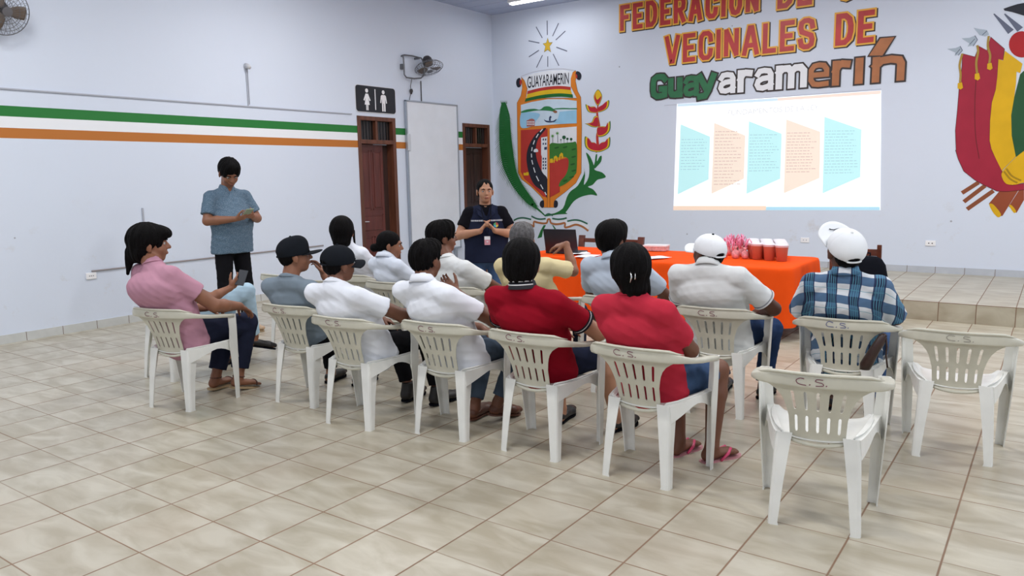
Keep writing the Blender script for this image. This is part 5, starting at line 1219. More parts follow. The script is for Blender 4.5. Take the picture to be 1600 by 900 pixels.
        if cap.get('mark'):
            mq = [(-.030, .0), (-.006, -.010), (.034, .012), (-.004, -.002), (-.018, .002), (-.024, .010)]
            bb = MB()
            # small dark curved tick on the brim
            vv = []
            for x, y in mq: vv.append(K(x-.004, .150+y, -.0125-.10*.045*cap.get('droop', 1)-.9*x*x*cap.get('curve', 2.0)+.005))
            bb.add(vv, [list(range(len(vv)))]).build('cap_mark', m_blk, bo, fixn=False)
    # ---- top garment
    nkd = unit(nb-neck); top = spec['top']; inf = .014; ws = g('wseed', seed)
    def wr(x, y, z):
        a_ = np.sin(z*34+5*np.sin(x*7+ws)+3*np.sin(y*9+ws)); b_ = np.sin(z*61+x*38*np.sin(ws)+y*22+ws)
        return .0013*np.sign(a_)*np.abs(a_)**1.6*np.clip(np.sin(x*11+y*7+ws)+.4, 0, 1)+.0024*(1-np.abs(b_))**2*-1+.0012*np.sin(x*80+z*40)*np.sin(z*50-y*60)
    sl = top.get('sleeve', .62); slr = top.get('slr', 1.0)
    pr = [EC(pel-up*top.get('hem', .04), waist, (.158*fat+inf, .118*fd+inf), (.150*fat+inf, .102*fd+inf), X, .04), EC(waist, chest, (.150*fat+inf, .102*fd+inf), (.160*fat+inf, .098*fd+inf), X, .04),
          EC(chest, neck-up*.085, (.160*fat+inf, .092*fd+inf), (.130*fat+inf, .060+inf), X, .04), CAP(neck-up*.05, neck+nkd*.05, .070, .0625, .03, cut=(neck+nkd*(.016+top.get('nk', .012)), nkd)), CAP(neck-V3(0, 0, .030), shL, .055, .041+inf*.7, .03), CAP(neck-V3(0, 0, .030), shR, .055, .041+inf*.7, .03)]
    if top.get('cuthem'): pr[0]['cut'] = (pel-up*top['cuthem'], -up)
    for sh, el in ((shL, elL), (shR, elR)):
        dd = unit(el-sh); e = sh+(el-sh)*sl
        pr.append(CAP(sh, e+dd*.05, (.044+inf*.7)*am, (.040+inf*1.1)*am*slr, .03, cut=(e, dd)))
    if top.get('long'):
        for sh, el, w_ in ((shL, elL, wrL), (shR, elR, wrR)):
            pr += [CAP(sh, el, (.050+inf)*am, (.042+inf)*am, .03), CAP(el, w_+unit(w_-el)*.04, (.042+inf)*am, (.027+inf)*am, .02, cut=(w_, unit(w_-el)))]
    nkd = unit(nb-neck); subs = []
    if top.get('vneck'): subs.append(CAP(neck+F*.07+nkd*.02, neck+F*.105-up*top['vneck'], .030, .012, .01))
    pos, Q = sdf_mesh(pr, .0078, disp=wr, subs=subs, smooth_it=1); to = np_mesh(top.get('name', 'shirt'), pos, Q, top['m'], body)
    if top.get('label'): to['label'] = top['label']
    # collar and cuffs
    if top.get('collar'):
        cmn = top.get('collar_m', top['m']); rings = []; N = 28; nn = unit(nkd*.35+V3(0, 0, .65)); a1 = unit(np.cross(F, nn)); a2 = unit(np.cross(nn, a1))
        if a1@X < 0: a1 = -a1
        if a2@F < 0: a2 = -a2
        op = top.get('open', .35)
        vs = []; prof = ((.063, -.012), (.062, .014), (.0625, .030), (.067, .032), (.075, .008), (.082, -.016))
        for i in range(N):
            th = math.pi/2+op+(2*math.pi-2*op)*i/(N-1)
            for (r_, z_) in prof:
                fr = max(0, math.cos(th-math.pi/2)); r2 = r_*(1+.08*fr)
                vs.append(neck+nkd*.012+a1*r2*math.cos(th)+a2*r2*.98*math.sin(th)+nn*(z_*top.get('ch', 1)-.030*fr))
        M_ = len(prof); fs = [(i*M_+j, (i+1)*M_+j, (i+1)*M_+j+1, i*M_+j+1) for i in range(N-1) for j in range(M_-1)]
        co = MB().add(vs, fs).build('collar', cmn, to, smooth=True); md = co.modifiers.new('s', 'SOLIDIFY'); md.thickness = .004
        if top.get('piping'):
            for k_, mm in ((.026, m_pipe_w), (.016, m_pipe_k), (.007, m_pipe_w)):
                pts = [neck+nkd*.012+a1*(.069+(.032-k_)*.33)*math.cos(th)+a2*(.069+(.032-k_)*.33)*math.sin(th)+nn*(k_) for th in np.linspace(math.pi+.25, 2*math.pi-.25, 18)]
                MB().tube(pts, .0035, 6).build('collar_stripe', mm, co, smooth=True)
    else:
        nn = unit(nkd*.35+V3(0, 0, .65)); a1 = unit(np.cross(F, nn)); a2 = unit(np.cross(nn, a1))
        N = 32; pts = [neck+nkd*(top.get('nk', .012)+.014)+a1*.0625*math.cos(t_)+a2*.0635*math.sin(t_) for t_ in np.linspace(0, 2*math.pi, N+1)[:-1]]
        if not top.get('noneck'): MB().tube(pts, .0045, 6, True).build('neckband', top.get('collar_m', top['m']), to, smooth=True)
    if top.get('cuff'):
        for sh, el in ((shL, elL), (shR, elR)):
            dd = unit(el-sh); e = sh+(el-sh)*sl; u1 = unit(np.cross(dd, V3(0, .3, 1))); u2 = np.cross(dd, u1)
            rr = (.0405+inf*1.07)*am*slr
            for off, mm, w_ in top['cuff']:
                MB().tube([e-dd*off+u1*rr*math.cos(a)+u2*rr*math.sin(a) for a in np.linspace(0, 2*math.pi, 25)[:-1]], w_, 6, True).build('sleeve_cuff', mm, to, smooth=True)
    # ---- trousers or shorts
    bt = spec.get('bottom')
    if bt:
        f_ = bt.get('f', 1.0); pr = [EC(pel-X*.04*0+V3(0, 0, -.01), pel+up*.09, (.150*fat, .112*fd), (.135*fat, .098*fd), X, .03)]
        for hp, kn, an in ((hipL, knL, anL), (hipR, knR, anR)):
            if bt.get('short'):
                dd = unit(kn-hp); e = hp+(kn-hp)*bt['short']; pr.append(CAP(hp, e+dd*.05, .086*f_, .074*f_, .03, cut=(e, dd)))
            else:
                dd = unit(an-kn); e = kn+(an-kn)*bt.get('len', .93)
                pr += [CAP(hp, kn, .086*f_, .064*f_, .035), CAP(kn, e+dd*.05, .063*f_, bt.get('cuffr', .048)*f_, .02, cut=(e, dd))]
        pos, Q = sdf_mesh(pr, .008, disp=wr); np_mesh('shorts' if bt.get('short') else 'trousers', pos, Q, bt['m'], body)
    # ---- shoes
    sh_ = spec.get('shoes')
    if sh_:
        for (an, heel, ball, tip, to_, sdv) in feet:
            up_ = unit(np.cross(sdv, to_)); up_ = up_ if up_[2] > 0 else -up_
            def outline(zc, grow=0):
                o = []
                for t_, w_ in ((-.22, .006), (-.20, .022), (-.10, .034), (.15, .036), (.45, .036), (.75, .047), (.95, .045), (1.10, .033), (1.20, .016), (1.24, .004)): o.append((t_, w_+grow))
                L_ = .19; P_ = [heel+to_*(t_*L_)+sdv*w_+up_*zc for t_, w_ in o] + [heel+to_*(t_*L_)-sdv*w_+up_*zc for t_, w_ in o[::-1]]
                return P_
            kind = sh_['kind']
            if kind == 'shoe':
                hc_ = sh_.get('high', .0)
                pr = [EC(heel+V3(0, 0, .004), ball+V3(0, 0, -.002), (.037, .036), (.047, .030), sdv, .02), EC(ball, tip+to_*.005, (.047, .028), (.036, .021), sdv, .02)]
                if hc_: pr.append(CAP(heel+V3(0, 0, .01), an+V3(0, 0, hc_), .041, .044, .02, cut=(an+V3(0, 0, hc_), V3(0, 0, 1))))
                so = -.026
                sub = [] if hc_ else [CAP(an+V3(0, 0, -.012), an+V3(0, 0, .06), .036, .04, .008)]
                pos, Q = sdf_mesh(pr, .006, subs=sub, planes=[(heel+up_*so, -up_)]); s_o = np_mesh('shoe', pos, Q, sh_['m'], body)
                MB().loft([[tuple(v) for v in outline(-.036)], [tuple(v) for v in outline(-.024)]]).build('sole', sh_.get('sole', m_blk), s_o)
            else:
                s_o = MB().loft([[tuple(v) for v in outline(-.046, .004)], [tuple(v) for v in outline(-.031, .004)]]).build('sandal', sh_.get('sole', m_blk), body)
                b = MB()
                if kind == 'flip':
                    for sg in (-1, 1): b.tube([ball+up_*(-.018)+to_*.02+sdv*.004*sg, ball-to_*.01+sdv*.022*sg+up_*.019, ball-to_*.045+sdv*.040*sg+up_*.0, heel+to_*.06+sdv*.040*sg-up_*.03], [.004, .008, .009, .007], 8)
                else:
                    b.tube([ball+sdv*.044*math.cos(a)+up_*(.026*math.sin(a)-.008)+to_*.0 for a in np.linspace(-.3, math.pi+.3, 12)], .0075, 8)
                    b.tube([an+to_*.0-up_*.006+sdv*.037*math.cos(a)+to_*.040*math.sin(a) for a in np.linspace(0, 2*math.pi, 14)], .006, 8)
                b.build('sandal_strap', sh_['m'], s_o, smooth=True)
    return body, dict(H=H, neck=neck, X=X, F=F, up=up, L=L, wrL=wrL, wrR=wrR, pel=pel, Rh=Rh, chest=chest, top=to)
# ------------------------------------------------------------------ cloth materials
def fab(n, c, var=.05, bump=.10): return mat('cloth_'+n, c, .9, spec=.08, var=var, vscale=7, bump=bump, bscale=500)
m_pipe_w, m_pipe_k = fab('piping_white', (.7, .7, .72)), fab('piping_black', (.015, .015, .02))
def plaid():
    m = bpy.data.materials.new('cloth_plaid'); m.use_nodes = True; nt = m.node_tree; b = nt.nodes['Principled BSDF']; b.inputs['Roughness'].default_value = .85
    tc = nt.nodes.new('ShaderNodeTexCoord'); n = nt.nodes.new('ShaderNodeTexNoise'); n.inputs['Scale'].default_value = 4; nt.links.new(tc.outputs['Object'], n.inputs['Vector'])
    sep = nt.nodes.new('ShaderNodeSeparateXYZ'); nt.links.new(tc.outputs['Object'], sep.inputs[0]); x, y, z = sep.outputs
    wob = node_math(nt, 'MULTIPLY', node_math(nt, 'SUBTRACT', n.outputs[0], .5), .06)
    u = node_math(nt, 'ADD', node_math(nt, 'ADD', x, node_math(nt, 'MULTIPLY', y, .25)), wob); v = node_math(nt, 'ADD', node_math(nt, 'ADD', z, node_math(nt, 'MULTIPLY', y, .45)), wob)
    def bands(c, per, segs):
        f = node_math(nt, 'FRACT', node_math(nt, 'DIVIDE', c, per)); tot = None
        for a, b_ in segs:
            k = node_math(nt, 'MULTIPLY', node_math(nt, 'GREATER_THAN', f, a), node_math(nt, 'LESS_THAN', f, b_)); tot = k if tot is None else node_math(nt, 'MAXIMUM', tot, k)
        return tot
    bu, bv = bands(u, .125, [(.0, .48)]), bands(v, .115, [(.0, .46)])
    both = node_math(nt, 'MULTIPLY', bu, bv); any_ = node_math(nt, 'MAXIMUM', bu, bv)
    col = node_mix(nt, any_, (.70, .74, .79), (.05, .12, .235)); col = node_mix(nt, bv, col, node_mix(nt, bu, (.075, .15, .27), (.008, .018, .06)))
    lt = node_math(nt, 'MAXIMUM', bands(u, .125, [(.10, .13), (.20, .23), (.30, .33), (.38, .40)]), bands(v, .115, [(.74, .77)]))
    col = node_mix(nt, node_math(nt, 'MULTIPLY', lt, .75), col, (.10, .34, .46))
    dk = bands(u, .125, [(.0, .05), (.43, .48)]); col = node_mix(nt, node_math(nt, 'MULTIPLY', dk, .8), col, (.015, .03, .09))
    nt.links.new(col, b.inputs['Base Color']); return m
def pinstripe():
    m = bpy.data.materials.new('cloth_dotted_blue'); m.use_nodes = True; nt = m.node_tree; b = nt.nodes['Principled BSDF']; b.inputs['Roughness'].default_value = .85
    tc = nt.nodes.new('ShaderNodeTexCoord'); v = nt.nodes.new('ShaderNodeTexVoronoi'); v.inputs['Scale'].default_value = 130; nt.links.new(tc.outputs['Object'], v.inputs['Vector'])
    k = node_math(nt, 'LESS_THAN', v.outputs['Distance'], .32); nt.links.new(node_mix(nt, k, (.085, .145, .21), (.21, .28, .35)), b.inputs['Base Color']); return m
W1, W2 = fab('white', (.80, .83, .90)), fab('white_polo', (.72, .74, .74))
m_cap_w = fab('cap_white', (.84, .87, .90), .03); m_cap_k = fab('cap_black', (.010, .012, .016), .1)
jeans_b, jeans_d, navy, black = fab('jeans_blue', (.055, .10, .20), .25), fab('jeans_dark', (.018, .022, .045), .2), fab('navy', (.014, .018, .04), .15), fab('black', (.008, .008, .010))
m_shoe_b = mat('shoe_brown', (.10, .035, .02), .45, var=.2); m_shoe_k = mat('shoe_black', (.012, .010, .010), .5); m_sole_t = mat('sole_tan', (.42, .30, .17), .6)
def off(k, dx=0, dy=0): 
    for c in CHAIRS:
        if c[0] == k: return (c[1]+dx, c[2]+dy)
# P3 woman in pink shirt, front left
person('person in a pink shirt with dark ponytail, seated in the leftmost front chair', off('C1', -.02, 0), 6, dict(skin=SK_M, hs=1.14, hair='pony', hamp=.006, hy=-27, hp=0, nw=(-5.02, 2.80, 1.0), tw=(-5.12, 2.84, 1.275), sw=.20, fat=1.36, arm=1.2, pelvis=(-.02, -.01, .49), slump=.065, seed=2, ty=-6, vox=.0065,
    elL=(-.29, .05, .66), wrL=(-.14, .30, .62), elR=(.25, .07, .70), wrR=(.21, .32, .655), hR=dict(d=(0, .8, -.55), n=(0, -.5, -.8), curl=.35), hL=dict(d=(.3, .8, -.2)),
    knL=(-.09, .45, .47), knR=(.10, .47, .50), anL=(-.08, .30, .10), anR=(.10, .36, .115), leg=1.1, tL=(-.1, 1, -.05), tR=(.15, 1, -.22),
    top=dict(m=fab('pink', (.50, .26, .34)), sleeve=.60, slr=1.1, nk=.004), bottom=dict(m=jeans_d, f=1.2, len=.86, cuffr=.052), shoes=dict(kind='sandal', m=m_shoe_b, sole=m_sole_t)))
# P4 person in light jeans behind her
b_, J = person('person in green shirt and light jeans, mostly hidden, holding a phone', off('C16', .12, .0), 0, dict(skin=SK_M, hs=.90, hair='short', hy=-20, nw=(-5.80, 3.22, .905), tw=(-5.82, 3.2, 1.12), fat=.95, seed=5, sw=.14,
    elR=(.22, .10, .64), wrR=(.23, .28, .70), hR=dict(d=(.1, .7, .6), n=(-.9, .1, .4), curl=.5), elL=(-.25, .05, .62), wrL=(-.05, .28, .62),
    knL=(-.05, .42, .46), knR=(.13, .50, .64), anL=(-.08, .42, .085), anR=(.05, .60, .22), tR=(.2, 1, -.3), vox=.0065,
    top=dict(m=fab('green', (.02, .42, .06)), sleeve=.6), bottom=dict(m=fab('jeans_light', (.42, .58, .70), .12), len=.93), shoes=dict(kind='shoe', m=m_shoe_k)))
w_ = np.array(b_.location)+J['wrR']
ph = MB().box((-.036, -.004, -.07), (.036, .004, .07), .003); o = ph.build('mobile_phone', m_lap, None, tuple(w_+np.array([.035, .085, .075]))); o.rotation_euler = (math.radians(-35), math.radians(10), math.radians(35)); tag(o, 'dark mobile phone held up by the person in light jeans', 'phone')
MB().box((-.032, .0035, -.062), (.032, .0046, .062)).build('screen', m_dkglass, o)
# P1 standing man
b_, J = person('person standing at left in a blue short sleeved shirt, looking at a phone', (-6.86, 4.67), -95, dict(skin=SK_M, hs=1.13, hair='thick', hamp=.005, hy=-108, hp=-34, neck=(0, -.02, 1.485), head=(.0, .05, 1.635), pelvis=(0, 0, .95), sw=.21, fat=1.30, arm=1.15, belly=.05, seed=3, vox=.006, sdrop=.085,
    elL=(-.27, .06, 1.17), wrL=(-.09, .27, 1.205), elR=(.27, .05, 1.17), wrR=(.09, .26, 1.185), hL=dict(d=(.8, .45, .15), n=(.3, -.5, .8), curl=.55), hR=dict(d=(-.8, .45, .15), n=(-.3, -.5, .8), curl=.55),
    knL=(-.11, .03, .50), knR=(.12, .03, .50), anL=(-.13, -.0, .085), anR=(.15, -.02, .085), tL=(-.25, 1, 0), tR=(.3, 1, 0), leg=1.05,
    top=dict(m=pinstripe(), sleeve=.74, slr=1.15, hem=.10, cuthem=.12, collar=True, vneck=.13, open=.6, ch=.8), bottom=dict(m=black, f=1.12, cuffr=.062), shoes=dict(kind='shoe', m=mat('shoe_tan', (.48, .34, .22), .5), sole=m_sole_t)))
w_ = np.array(b_.location)+(J['wrL']+J['wrR'])/2
o = MB().box((-.038, -.075, -.0045), (.038, .075, .0045), .003).build('mobile_phone', mat('phone_case', (.25, .32, .22), .4), None, tuple(w_+J['F']*.075+V3(0, 0, .045))); o.rotation_euler = (math.radians(35), 0, math.radians(-95)); tag(o, 'mobile phone held by the standing man in the blue shirt', 'phone')
MB().box((-.034, -.068, .0042), (.034, .068, .0052)).build('screen', em('phone', (.75, .85, .75), .5), o)
# P2 standing woman
b_, J = person('person standing by the table in a navy vest with hands clasped and a badge', (-4.93, 6.42), -138, dict(skin=SK_L, hs=1.04, hair='sleek', hamp=.0015, hy=-134, hp=-3, neck=(0, -.02, 1.245), head=(0, .005, 1.40), pelvis=(0, 0, .74), sw=.19, fat=1.35, arm=1.15, seed=4, vox=.006, belly=.03,
    elL=(-.29, .04, .945), wrL=(-.075, .235, 1.00), elR=(.29, .04, .945), wrR=(.075, .235, 1.00), hL=dict(d=(.60, .25, .75), n=(.75, 0, -.6), curl=.25, spread=.7), hR=dict(d=(-.55, .25, .80), n=(-.8, 0, -.55), curl=.25, spread=.7),
    knL=(-.10, .02, .42), knR=(.10, .02, .42), anL=(-.10, 0, .085), anR=(.10, 0, .085),
    top=dict(m=fab('tee_black', (.006, .006, .009)), sleeve=.62, slr=1.05, nk=-.005, hem=.04, cuthem=.05, vneck=.03), bottom=dict(m=jeans_b, f=1.1), shoes=dict(kind='shoe', m=m_shoe_k)))
# vest over the tee, badge and logo
L2, F2, X2, up2 = J['L'], J['F'], J['X'], J['up']; nk = J['neck']; pl = J['pel']; wst = pl+(nk-pl)*.36+F2*.03; ch2 = J['chest']
f2 = 1.35; fd2 = 1.16; i2 = .022
pr = [EC(pl-up2*.13, wst, (.158*f2+i2, .118*fd2+i2), (.151*f2+i2, .103*fd2+i2), X2, .03), EC(wst, ch2, (.151*f2+i2, .103*fd2+i2), (.158*f2+i2, .100*fd2+i2), X2, .03), EC(ch2, nk-up2*.09, (.156*f2+i2, .094*fd2+i2), (.105*f2+i2, .062+i2), X2, .03),
      CAP(nk-up2*.03, nk-X2*.125-up2*.062, .066, .062, .03), CAP(nk-up2*.03, nk+X2*.125-up2*.062, .066, .062, .03)]
sb = [CAP(nk+V3(0, 0, .0), nk+V3(0, 0, .15), .072, .09, .006), CAP(nk+F2*.075+V3(0, 0, .02), nk+F2*.125-up2*.11, .045, .018, .01)] + [EC(nk+X2*s*.235-up2*.02, nk+X2*s*.24-up2*.26, (.05, .15), (.045, .15), X2, .01) for s in (-1, 1)]
pos, Q = sdf_mesh(pr, .008, subs=sb, planes=[(V3(0, 0, .66), V3(0, 0, -1))]); vest = np_mesh('vest', pos, Q, navy, b_); vest['label'] = 'navy vest'
for s in (-1, 1):   # lapels
    q = [nk+X2*s*.070+F2*.02+V3(0, 0, .022), nk+X2*s*.105+F2*.045-up2*.01, nk+X2*s*.088+F2*.150-up2*.08, nk+X2*s*.020+F2*.168-up2*.13, nk+X2*s*.052+F2*.115-up2*.045]
    lp = MB().add([tuple(v) for v in q], [list(range(5))]).build('lapel', navy, vest, fixn=False); md = lp.modifiers.new('s', 'SOLIDIFY'); md.thickness = .008
def chestpt(u, v, d=.0): return nk + X2*u - up2*v + F2*(.097*fd2+i2+.030+d - 1.2*u*u)
def cpoly(name, pts, m, d=0.0, par=None): return MB().add([tuple(chestpt(u, v, d)) for u, v in pts], [list(range(len(pts)))]).build(name, m, par or vest, fixn=False)
m_thr = mat('thread_white', (.55, .57, .62), .6)
rr = random.Random(5)
for s, u0 in ((1, .035), (-1, -.165)):
    b = MB(); u = u0
    while u < u0+.13:
        wdt = rr.uniform(.006, .014); z1 = rr.uniform(.0, .006); b.add([tuple(chestpt(a, c, .006)) for a, c in ((u, .135), (u+wdt, .135), (u+wdt, .150+z1*.3), (u, .150))], [(0, 1, 2, 3)]); u += wdt+.004
    b.build('embroidery', m_thr, vest, fixn=False)
cpx = -.095
for k, c_ in enumerate(((.05, .42, .62), (.65, .5, .05), (.45, .06, .05), (.08, .35, .12))):
    a0 = k*math.pi/2; cpoly('logo_segment', [(cpx, .190)]+[(cpx+.026*math.cos(a0+t_), .190+.026*math.sin(a0+t_)) for t_ in np.linspace(0, math.pi/2, 7)], mat('logo_%d' % k, c_, .5), .008)
bd = nk-up2*.345+F2*.235+X2*.005
MB().box((-.030, -.003, -.045), (.030, .003, .045), .002).build('badge', mat('badge_pink', (.62, .28, .33), .4), b_, tuple(bd)); bdo = [c for c in b_.children if c.name.startswith('badge')][0]; bdo.rotation_euler = (0, 0, math.radians(-138))
MB().box((-.030, .0032, .010), (.030, .0042, .045)).build('badge_top', mat('badge_white', (.8, .8, .82), .4), bdo)
MB().tube([circ_ for circ_ in [(-.009+.0, .006, -.012), (.009, .006, -.012)]], .006, 8).build('badge_photo', m_pipe_w, bdo)
MB().tube([tuple(nk+X2*.05+F2*.10+V3(0, 0, .0)), tuple(nk+X2*.04+F2*.20-up2*.12), tuple(bd+V3(0, 0, .045)), tuple(nk-X2*.04+F2*.20-up2*.12), tuple(nk-X2*.05+F2*.10)], .004, 6).build('lanyard', m_blk, b_)
# P5 man in grey shirt with black cap
person('person in a grey t-shirt and black flat brimmed cap, hand at the mouth', off('C2', -.03, 0), 12, dict(skin=SK_M, hair='short', hy=-30, hp=4, nw=(-4.235, 3.30, .895), tw=(-4.24, 3.37, 1.165), sw=.19, fat=1.05, seed=6, vox=.0065,
    elL=(-.26, .06, .66), wrL=(-.10, .25, .60), elR=(.215, .10, .70), wrR=(.125, .045, .885), hR=dict(d=(-.35, -.10, .8), n=(-.6, -.7, -.2), curl=.7), knL=(-.15, .40, .465), 
    cap=dict(m=m_cap_k, tall=.012, brim=1.15, curve=.6, droop=-.2, tilt=2), top=dict(m=fab('grey', (.20, .25, .30)), sleeve=.6, nk=.0, hem=-.03), bottom=dict(m=black), shoes=dict(kind='shoe', m=m_shoe_k)))
# P6 man in white shirt with black cap
person('person in a white t-shirt and black curved brim cap, arm on the armrest', off('C3', .0, 0), 4, dict(skin=SK_D, hair='crop', hy=-12, hp=2, hr=4, nw=(-3.625, 3.16, .91), tw=(-3.64, 3.23, 1.155), sw=.20, fat=1.12, arm=1.1, seed=7,
    elR=(.285, .04, .70), wrR=(.17, .24, .665), elL=(-.27, .06, .68), wrL=(-.10, .26, .62), knL=(-.12, .42, .465), knR=(.16, .43, .47), anR=(.22, .46, .09), anL=(-.02, .44, .09),
    cap=dict(m=m_cap_k, brim=.95, curve=3.4), top=dict(m=W1, sleeve=.62, slr=1.12, nk=.006, hem=.06), bottom=dict(m=black, len=.85), shoes=dict(kind='shoe', m=m_shoe_k, high=.05)))
# P7 woman with long hair
person('person with long black hair and white shirt, seated beyond the black caps', off('C15', .0, .0), 4, dict(skin=SK_M, hs=1.12, hair='long', hy=42, hamp=.002, nw=(-5.13, 4.66, .97), tw=(-5.17, 4.64, 1.235), sw=.17, fat=.98, seed=8,
    elR=(.22, .02, .67), wrR=(.12, .24, .62), top=dict(m=W1, sleeve=.62), bottom=dict(m=black), shoes=dict(kind='shoe', m=m_shoe_k)))
# P8 woman with bun
person('person in a white blouse with hair in a bun, facing right near the doors', off('C11', .0, .0), -8, dict(skin=SK_M, hs=.96, hair='bun', hamp=.0015, hy=-46, hp=-6, nw=(-4.475, 4.46, .915), tw=(-4.47, 4.52, 1.13), sw=.165, fat=.95, seed=9, vox=.0065,
    top=dict(m=fab('white_blouse', (.72, .78, .88)), sleeve=.75, collar=True, ch=.8), bottom=dict(m=jeans_d), shoes=dict(kind='shoe', m=m_shoe_k)))
# P9 man in white polo, hand on chin
person('person in a white polo shirt and blue trousers, hand on chin, centre of front row', off('C4', .02, 0), 0, dict(skin=SK_D, hair='crop', hamp=.008, hy=4, hp=-4, hs=1.0, nw=(-3.03, 3.32, .945), tw=(-3.065, 3.40, 1.19), sw=.195, fat=1.06, arm=1.02, seed=10, vox=.007,
    elR=(.25, .04, .70), wrR=(-.02, .02, .86), hR=dict(d=(-.75, .05, .4), n=(-.1, -.5, .8), curl=.8), elL=(-.25, .06, .66), wrL=(-.02, .25, .60), knL=(-.10, .42, .465), knR=(.17, .42, .475), anL=(-.04, .20, .09), anR=(.10, .26, .12), tR=(.2, 1, -.2),
    top=dict(m=W1, sleeve=.66, slr=1.12, collar=True, hem=.05), bottom=dict(m=fab('jeans_grey', (.065, .09, .13), .2), len=.9), shoes=dict(kind='shoe', m=m_shoe_b, sole=m_shoe_b)))
# P10 man in white shirt, second row
person('person in a white t-shirt with spiky dark hair, second row beside the bun', off('C12', .0, 0), -4, dict(skin=SK_D, hair='thick', hamp=.007, hy=-34, hp=2, hs=1.04, nw=(-3.86, 4.52, .925), tw=(-3.94, 4.57, 1.215), sw=.20, fat=1.15, arm=1.1, seed=11,
    elR=(.28, .05, .67), top=dict(m=fab('white_warm', (.74, .76, .76)), sleeve=.64, slr=1.15, hem=.08, nk=.0), bottom=dict(m=jeans_d), shoes=dict(kind='shoe', m=m_shoe_k)))
# P11 man in yellow shirt, hand raised
person('person with grey hair and pale yellow shirt, right hand raised beside the head', off('C13', .0, 0), 4, dict(skin=SK_M, hair='short', grey=True, hamp=.005, hy=30, hs=1.05, nw=(-3.225, 4.62, .95), tw=(-3.24, 4.66, 1.21), sw=.20, fat=1.12, seed=12, vox=.0065,
    shRo=(.02, .01, .02), elR=(.25, .06, .835), wrR=(.155, .13, 1.03), hR=dict(d=(-.8, -.1, -.15), n=(-.2, .2, -.9), curl=.5), top=dict(m=fab('yellow', (.72, .62, .36)), sleeve=.78, slr=1.25), bottom=dict(m=jeans_d), shoes=dict(kind='shoe', m=m_shoe_k)))
# P12 person in dark red polo
person('person in a dark red polo with black hair and navy shorts, front row', off('C5', -.03, 0), 4, dict(skin=SK_L, hs=1.08, hair='bob', hamp=.004, hy=25, hp=-4, nw=(-2.335, 3.36, .955), tw=(-2.36, 3.39, 1.215), sw=.205, fat=1.16, arm=1.1, seed=13,
    elR=(.33, .06, .68), wrR=(.17, .20, .70), hR=dict(d=(-.6, .5, .2), n=(-.5, -.3, -.7)), elL=(-.27, .05, .66), wrL=(-.02, .24, .66), knL=(-.13, .42, .465), knR=(.18, .43, .47), anL=(-.10, .42, .085), anR=(.27, .43, .085), tR=(.3, 1, 0),
    top=dict(m=fab('dark_red', (.28, .006, .018)), sleeve=.64, slr=1.15, collar=True, piping=True, collar_m=fab('collar_dark', (.05, .05, .06)), cuff=((.004, m_pipe_k, .006), (.014, m_pipe_w, .003), (.022, m_pipe_k, .004))), bottom=dict(m=navy, short=.80, f=1.1), shoes=dict(kind='shoe', m=m_shoe_k)))
# P13 man in light blue shirt
person('person in a light blue shirt with dark hair, second row before the orange table', off('C14', .0, 0), 3, dict(skin=SK_D, hs=1.10, hair='thick', hamp=.003, hy=-10, hr=4, nw=(-2.48, 4.66, .985), tw=(-2.52, 4.72, 1.235), sw=.21, fat=1.22, arm=1.1, seed=14,
    elR=(.29, .03, .70), elL=(-.30, .04, .68), top=dict(m=fab('pale_blue', (.50, .58, .68)), sleeve=.7, slr=1.15, collar=True, ch=.8), bottom=dict(m=jeans_d, f=1.1), shoes=dict(kind='shoe', m=m_shoe_k)))
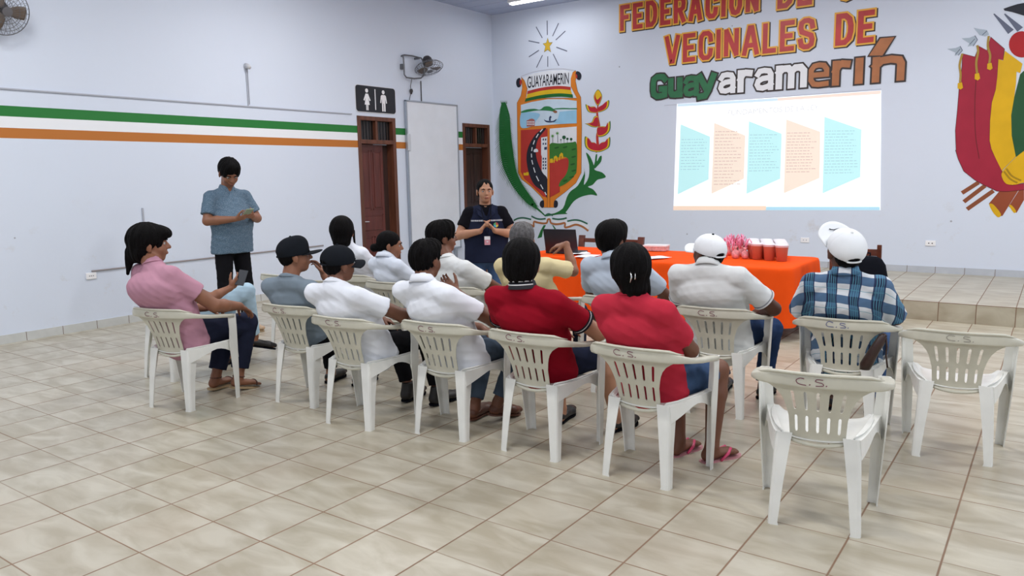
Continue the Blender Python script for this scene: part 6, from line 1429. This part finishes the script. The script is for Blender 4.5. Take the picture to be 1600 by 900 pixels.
# P14 woman in coral shirt
person('person in a coral t-shirt with black clipped hair and denim shorts, front row', off('C6', -.02, 0), -2, dict(skin=SK_D, hs=1.04, hair='clip', hamp=.004, hy=32, hp=-2, nw=(-1.675, 3.34, .96), tw=(-1.70, 3.37, 1.215), sw=.185, fat=1.14, arm=1.05, seed=15,
    elR=(.20, .06, .66), wrR=(.06, .26, .63), elL=(-.20, .06, .66), wrL=(-.06, .28, .64), knL=(-.06, .42, .465), knR=(.20, .42, .48), anL=(.03, .30, .08), anR=(.22, .31, .08), tL=(.2, 1, 0), tR=(.45, 1, 0), leg=1.15,
    top=dict(m=fab('coral', (.50, .030, .055)), sleeve=.66, slr=1.15, nk=.0, hem=.04), bottom=dict(m=jeans_b, short=.78, f=1.15), shoes=dict(kind='flip', m=mat('pink_strap', (.65, .06, .16), .4), sole=mat('pink_sole', (.55, .25, .28), .5))))
# P15 man in white polo, white cap
person('person in a white polo and white cap turned left, before the orange table', off('C7', -.02, 0), 6, dict(skin=SK_DK, hs=1.02, hair='crop', hy=62, hp=14, nw=(-1.78, 4.60, .975), tw=(-1.80, 4.66, 1.175), sw=.215, fat=1.24, arm=1.15, seed=16,
    elR=(.34, .0, .69), wrR=(.19, .22, .62), elL=(-.26, .02, .67), knL=(-.18, .42, .465), knR=(.25, .43, .475), anL=(-.06, .40, .085), anR=(.22, .36, .085), nk=1.1,
    cap=dict(m=m_cap_w, bm=m_blk, curve=2.6), top=dict(m=W2, sleeve=.72, slr=1.15, collar=True, hem=.08, cuff=((.004, m_pipe_w, .005), (.016, fab('piping_grey', (.25, .26, .3)), .003))), bottom=dict(m=fab('jeans_navy', (.020, .040, .10), .2), f=1.15), shoes=dict(kind='shoe', m=m_shoe_k)))
# P16 man in plaid shirt
person('person in a blue and white plaid shirt and white cap, head tilted back', off('C8', 0, 0), 6, dict(skin=SK_DK, hs=1.08, hair='crop', hy=40, hp=26, hr=-2, nw=(-.965, 4.60, .97), tw=(-.975, 4.60, 1.235), sw=.20, fat=1.18, arm=1.1, seed=17, nk=1.1,
    elL=(-.27, -.0, .70), wrL=(-.20, .22, .64), elR=(.26, -.0, .70), wrR=(.20, .24, .64), knL=(-.19, .42, .47), knR=(.17, .42, .47),
    cap=dict(m=m_cap_w, tilt=6, curve=1.6, droop=-3, brim=1.3, mark=True), top=dict(m=plaid(), sleeve=.95, slr=1.12, collar=True, hem=.06), bottom=dict(m=fab('jeans_mid', (.05, .10, .22), .25), f=1.15), shoes=dict(kind='shoe', m=m_shoe_k)))
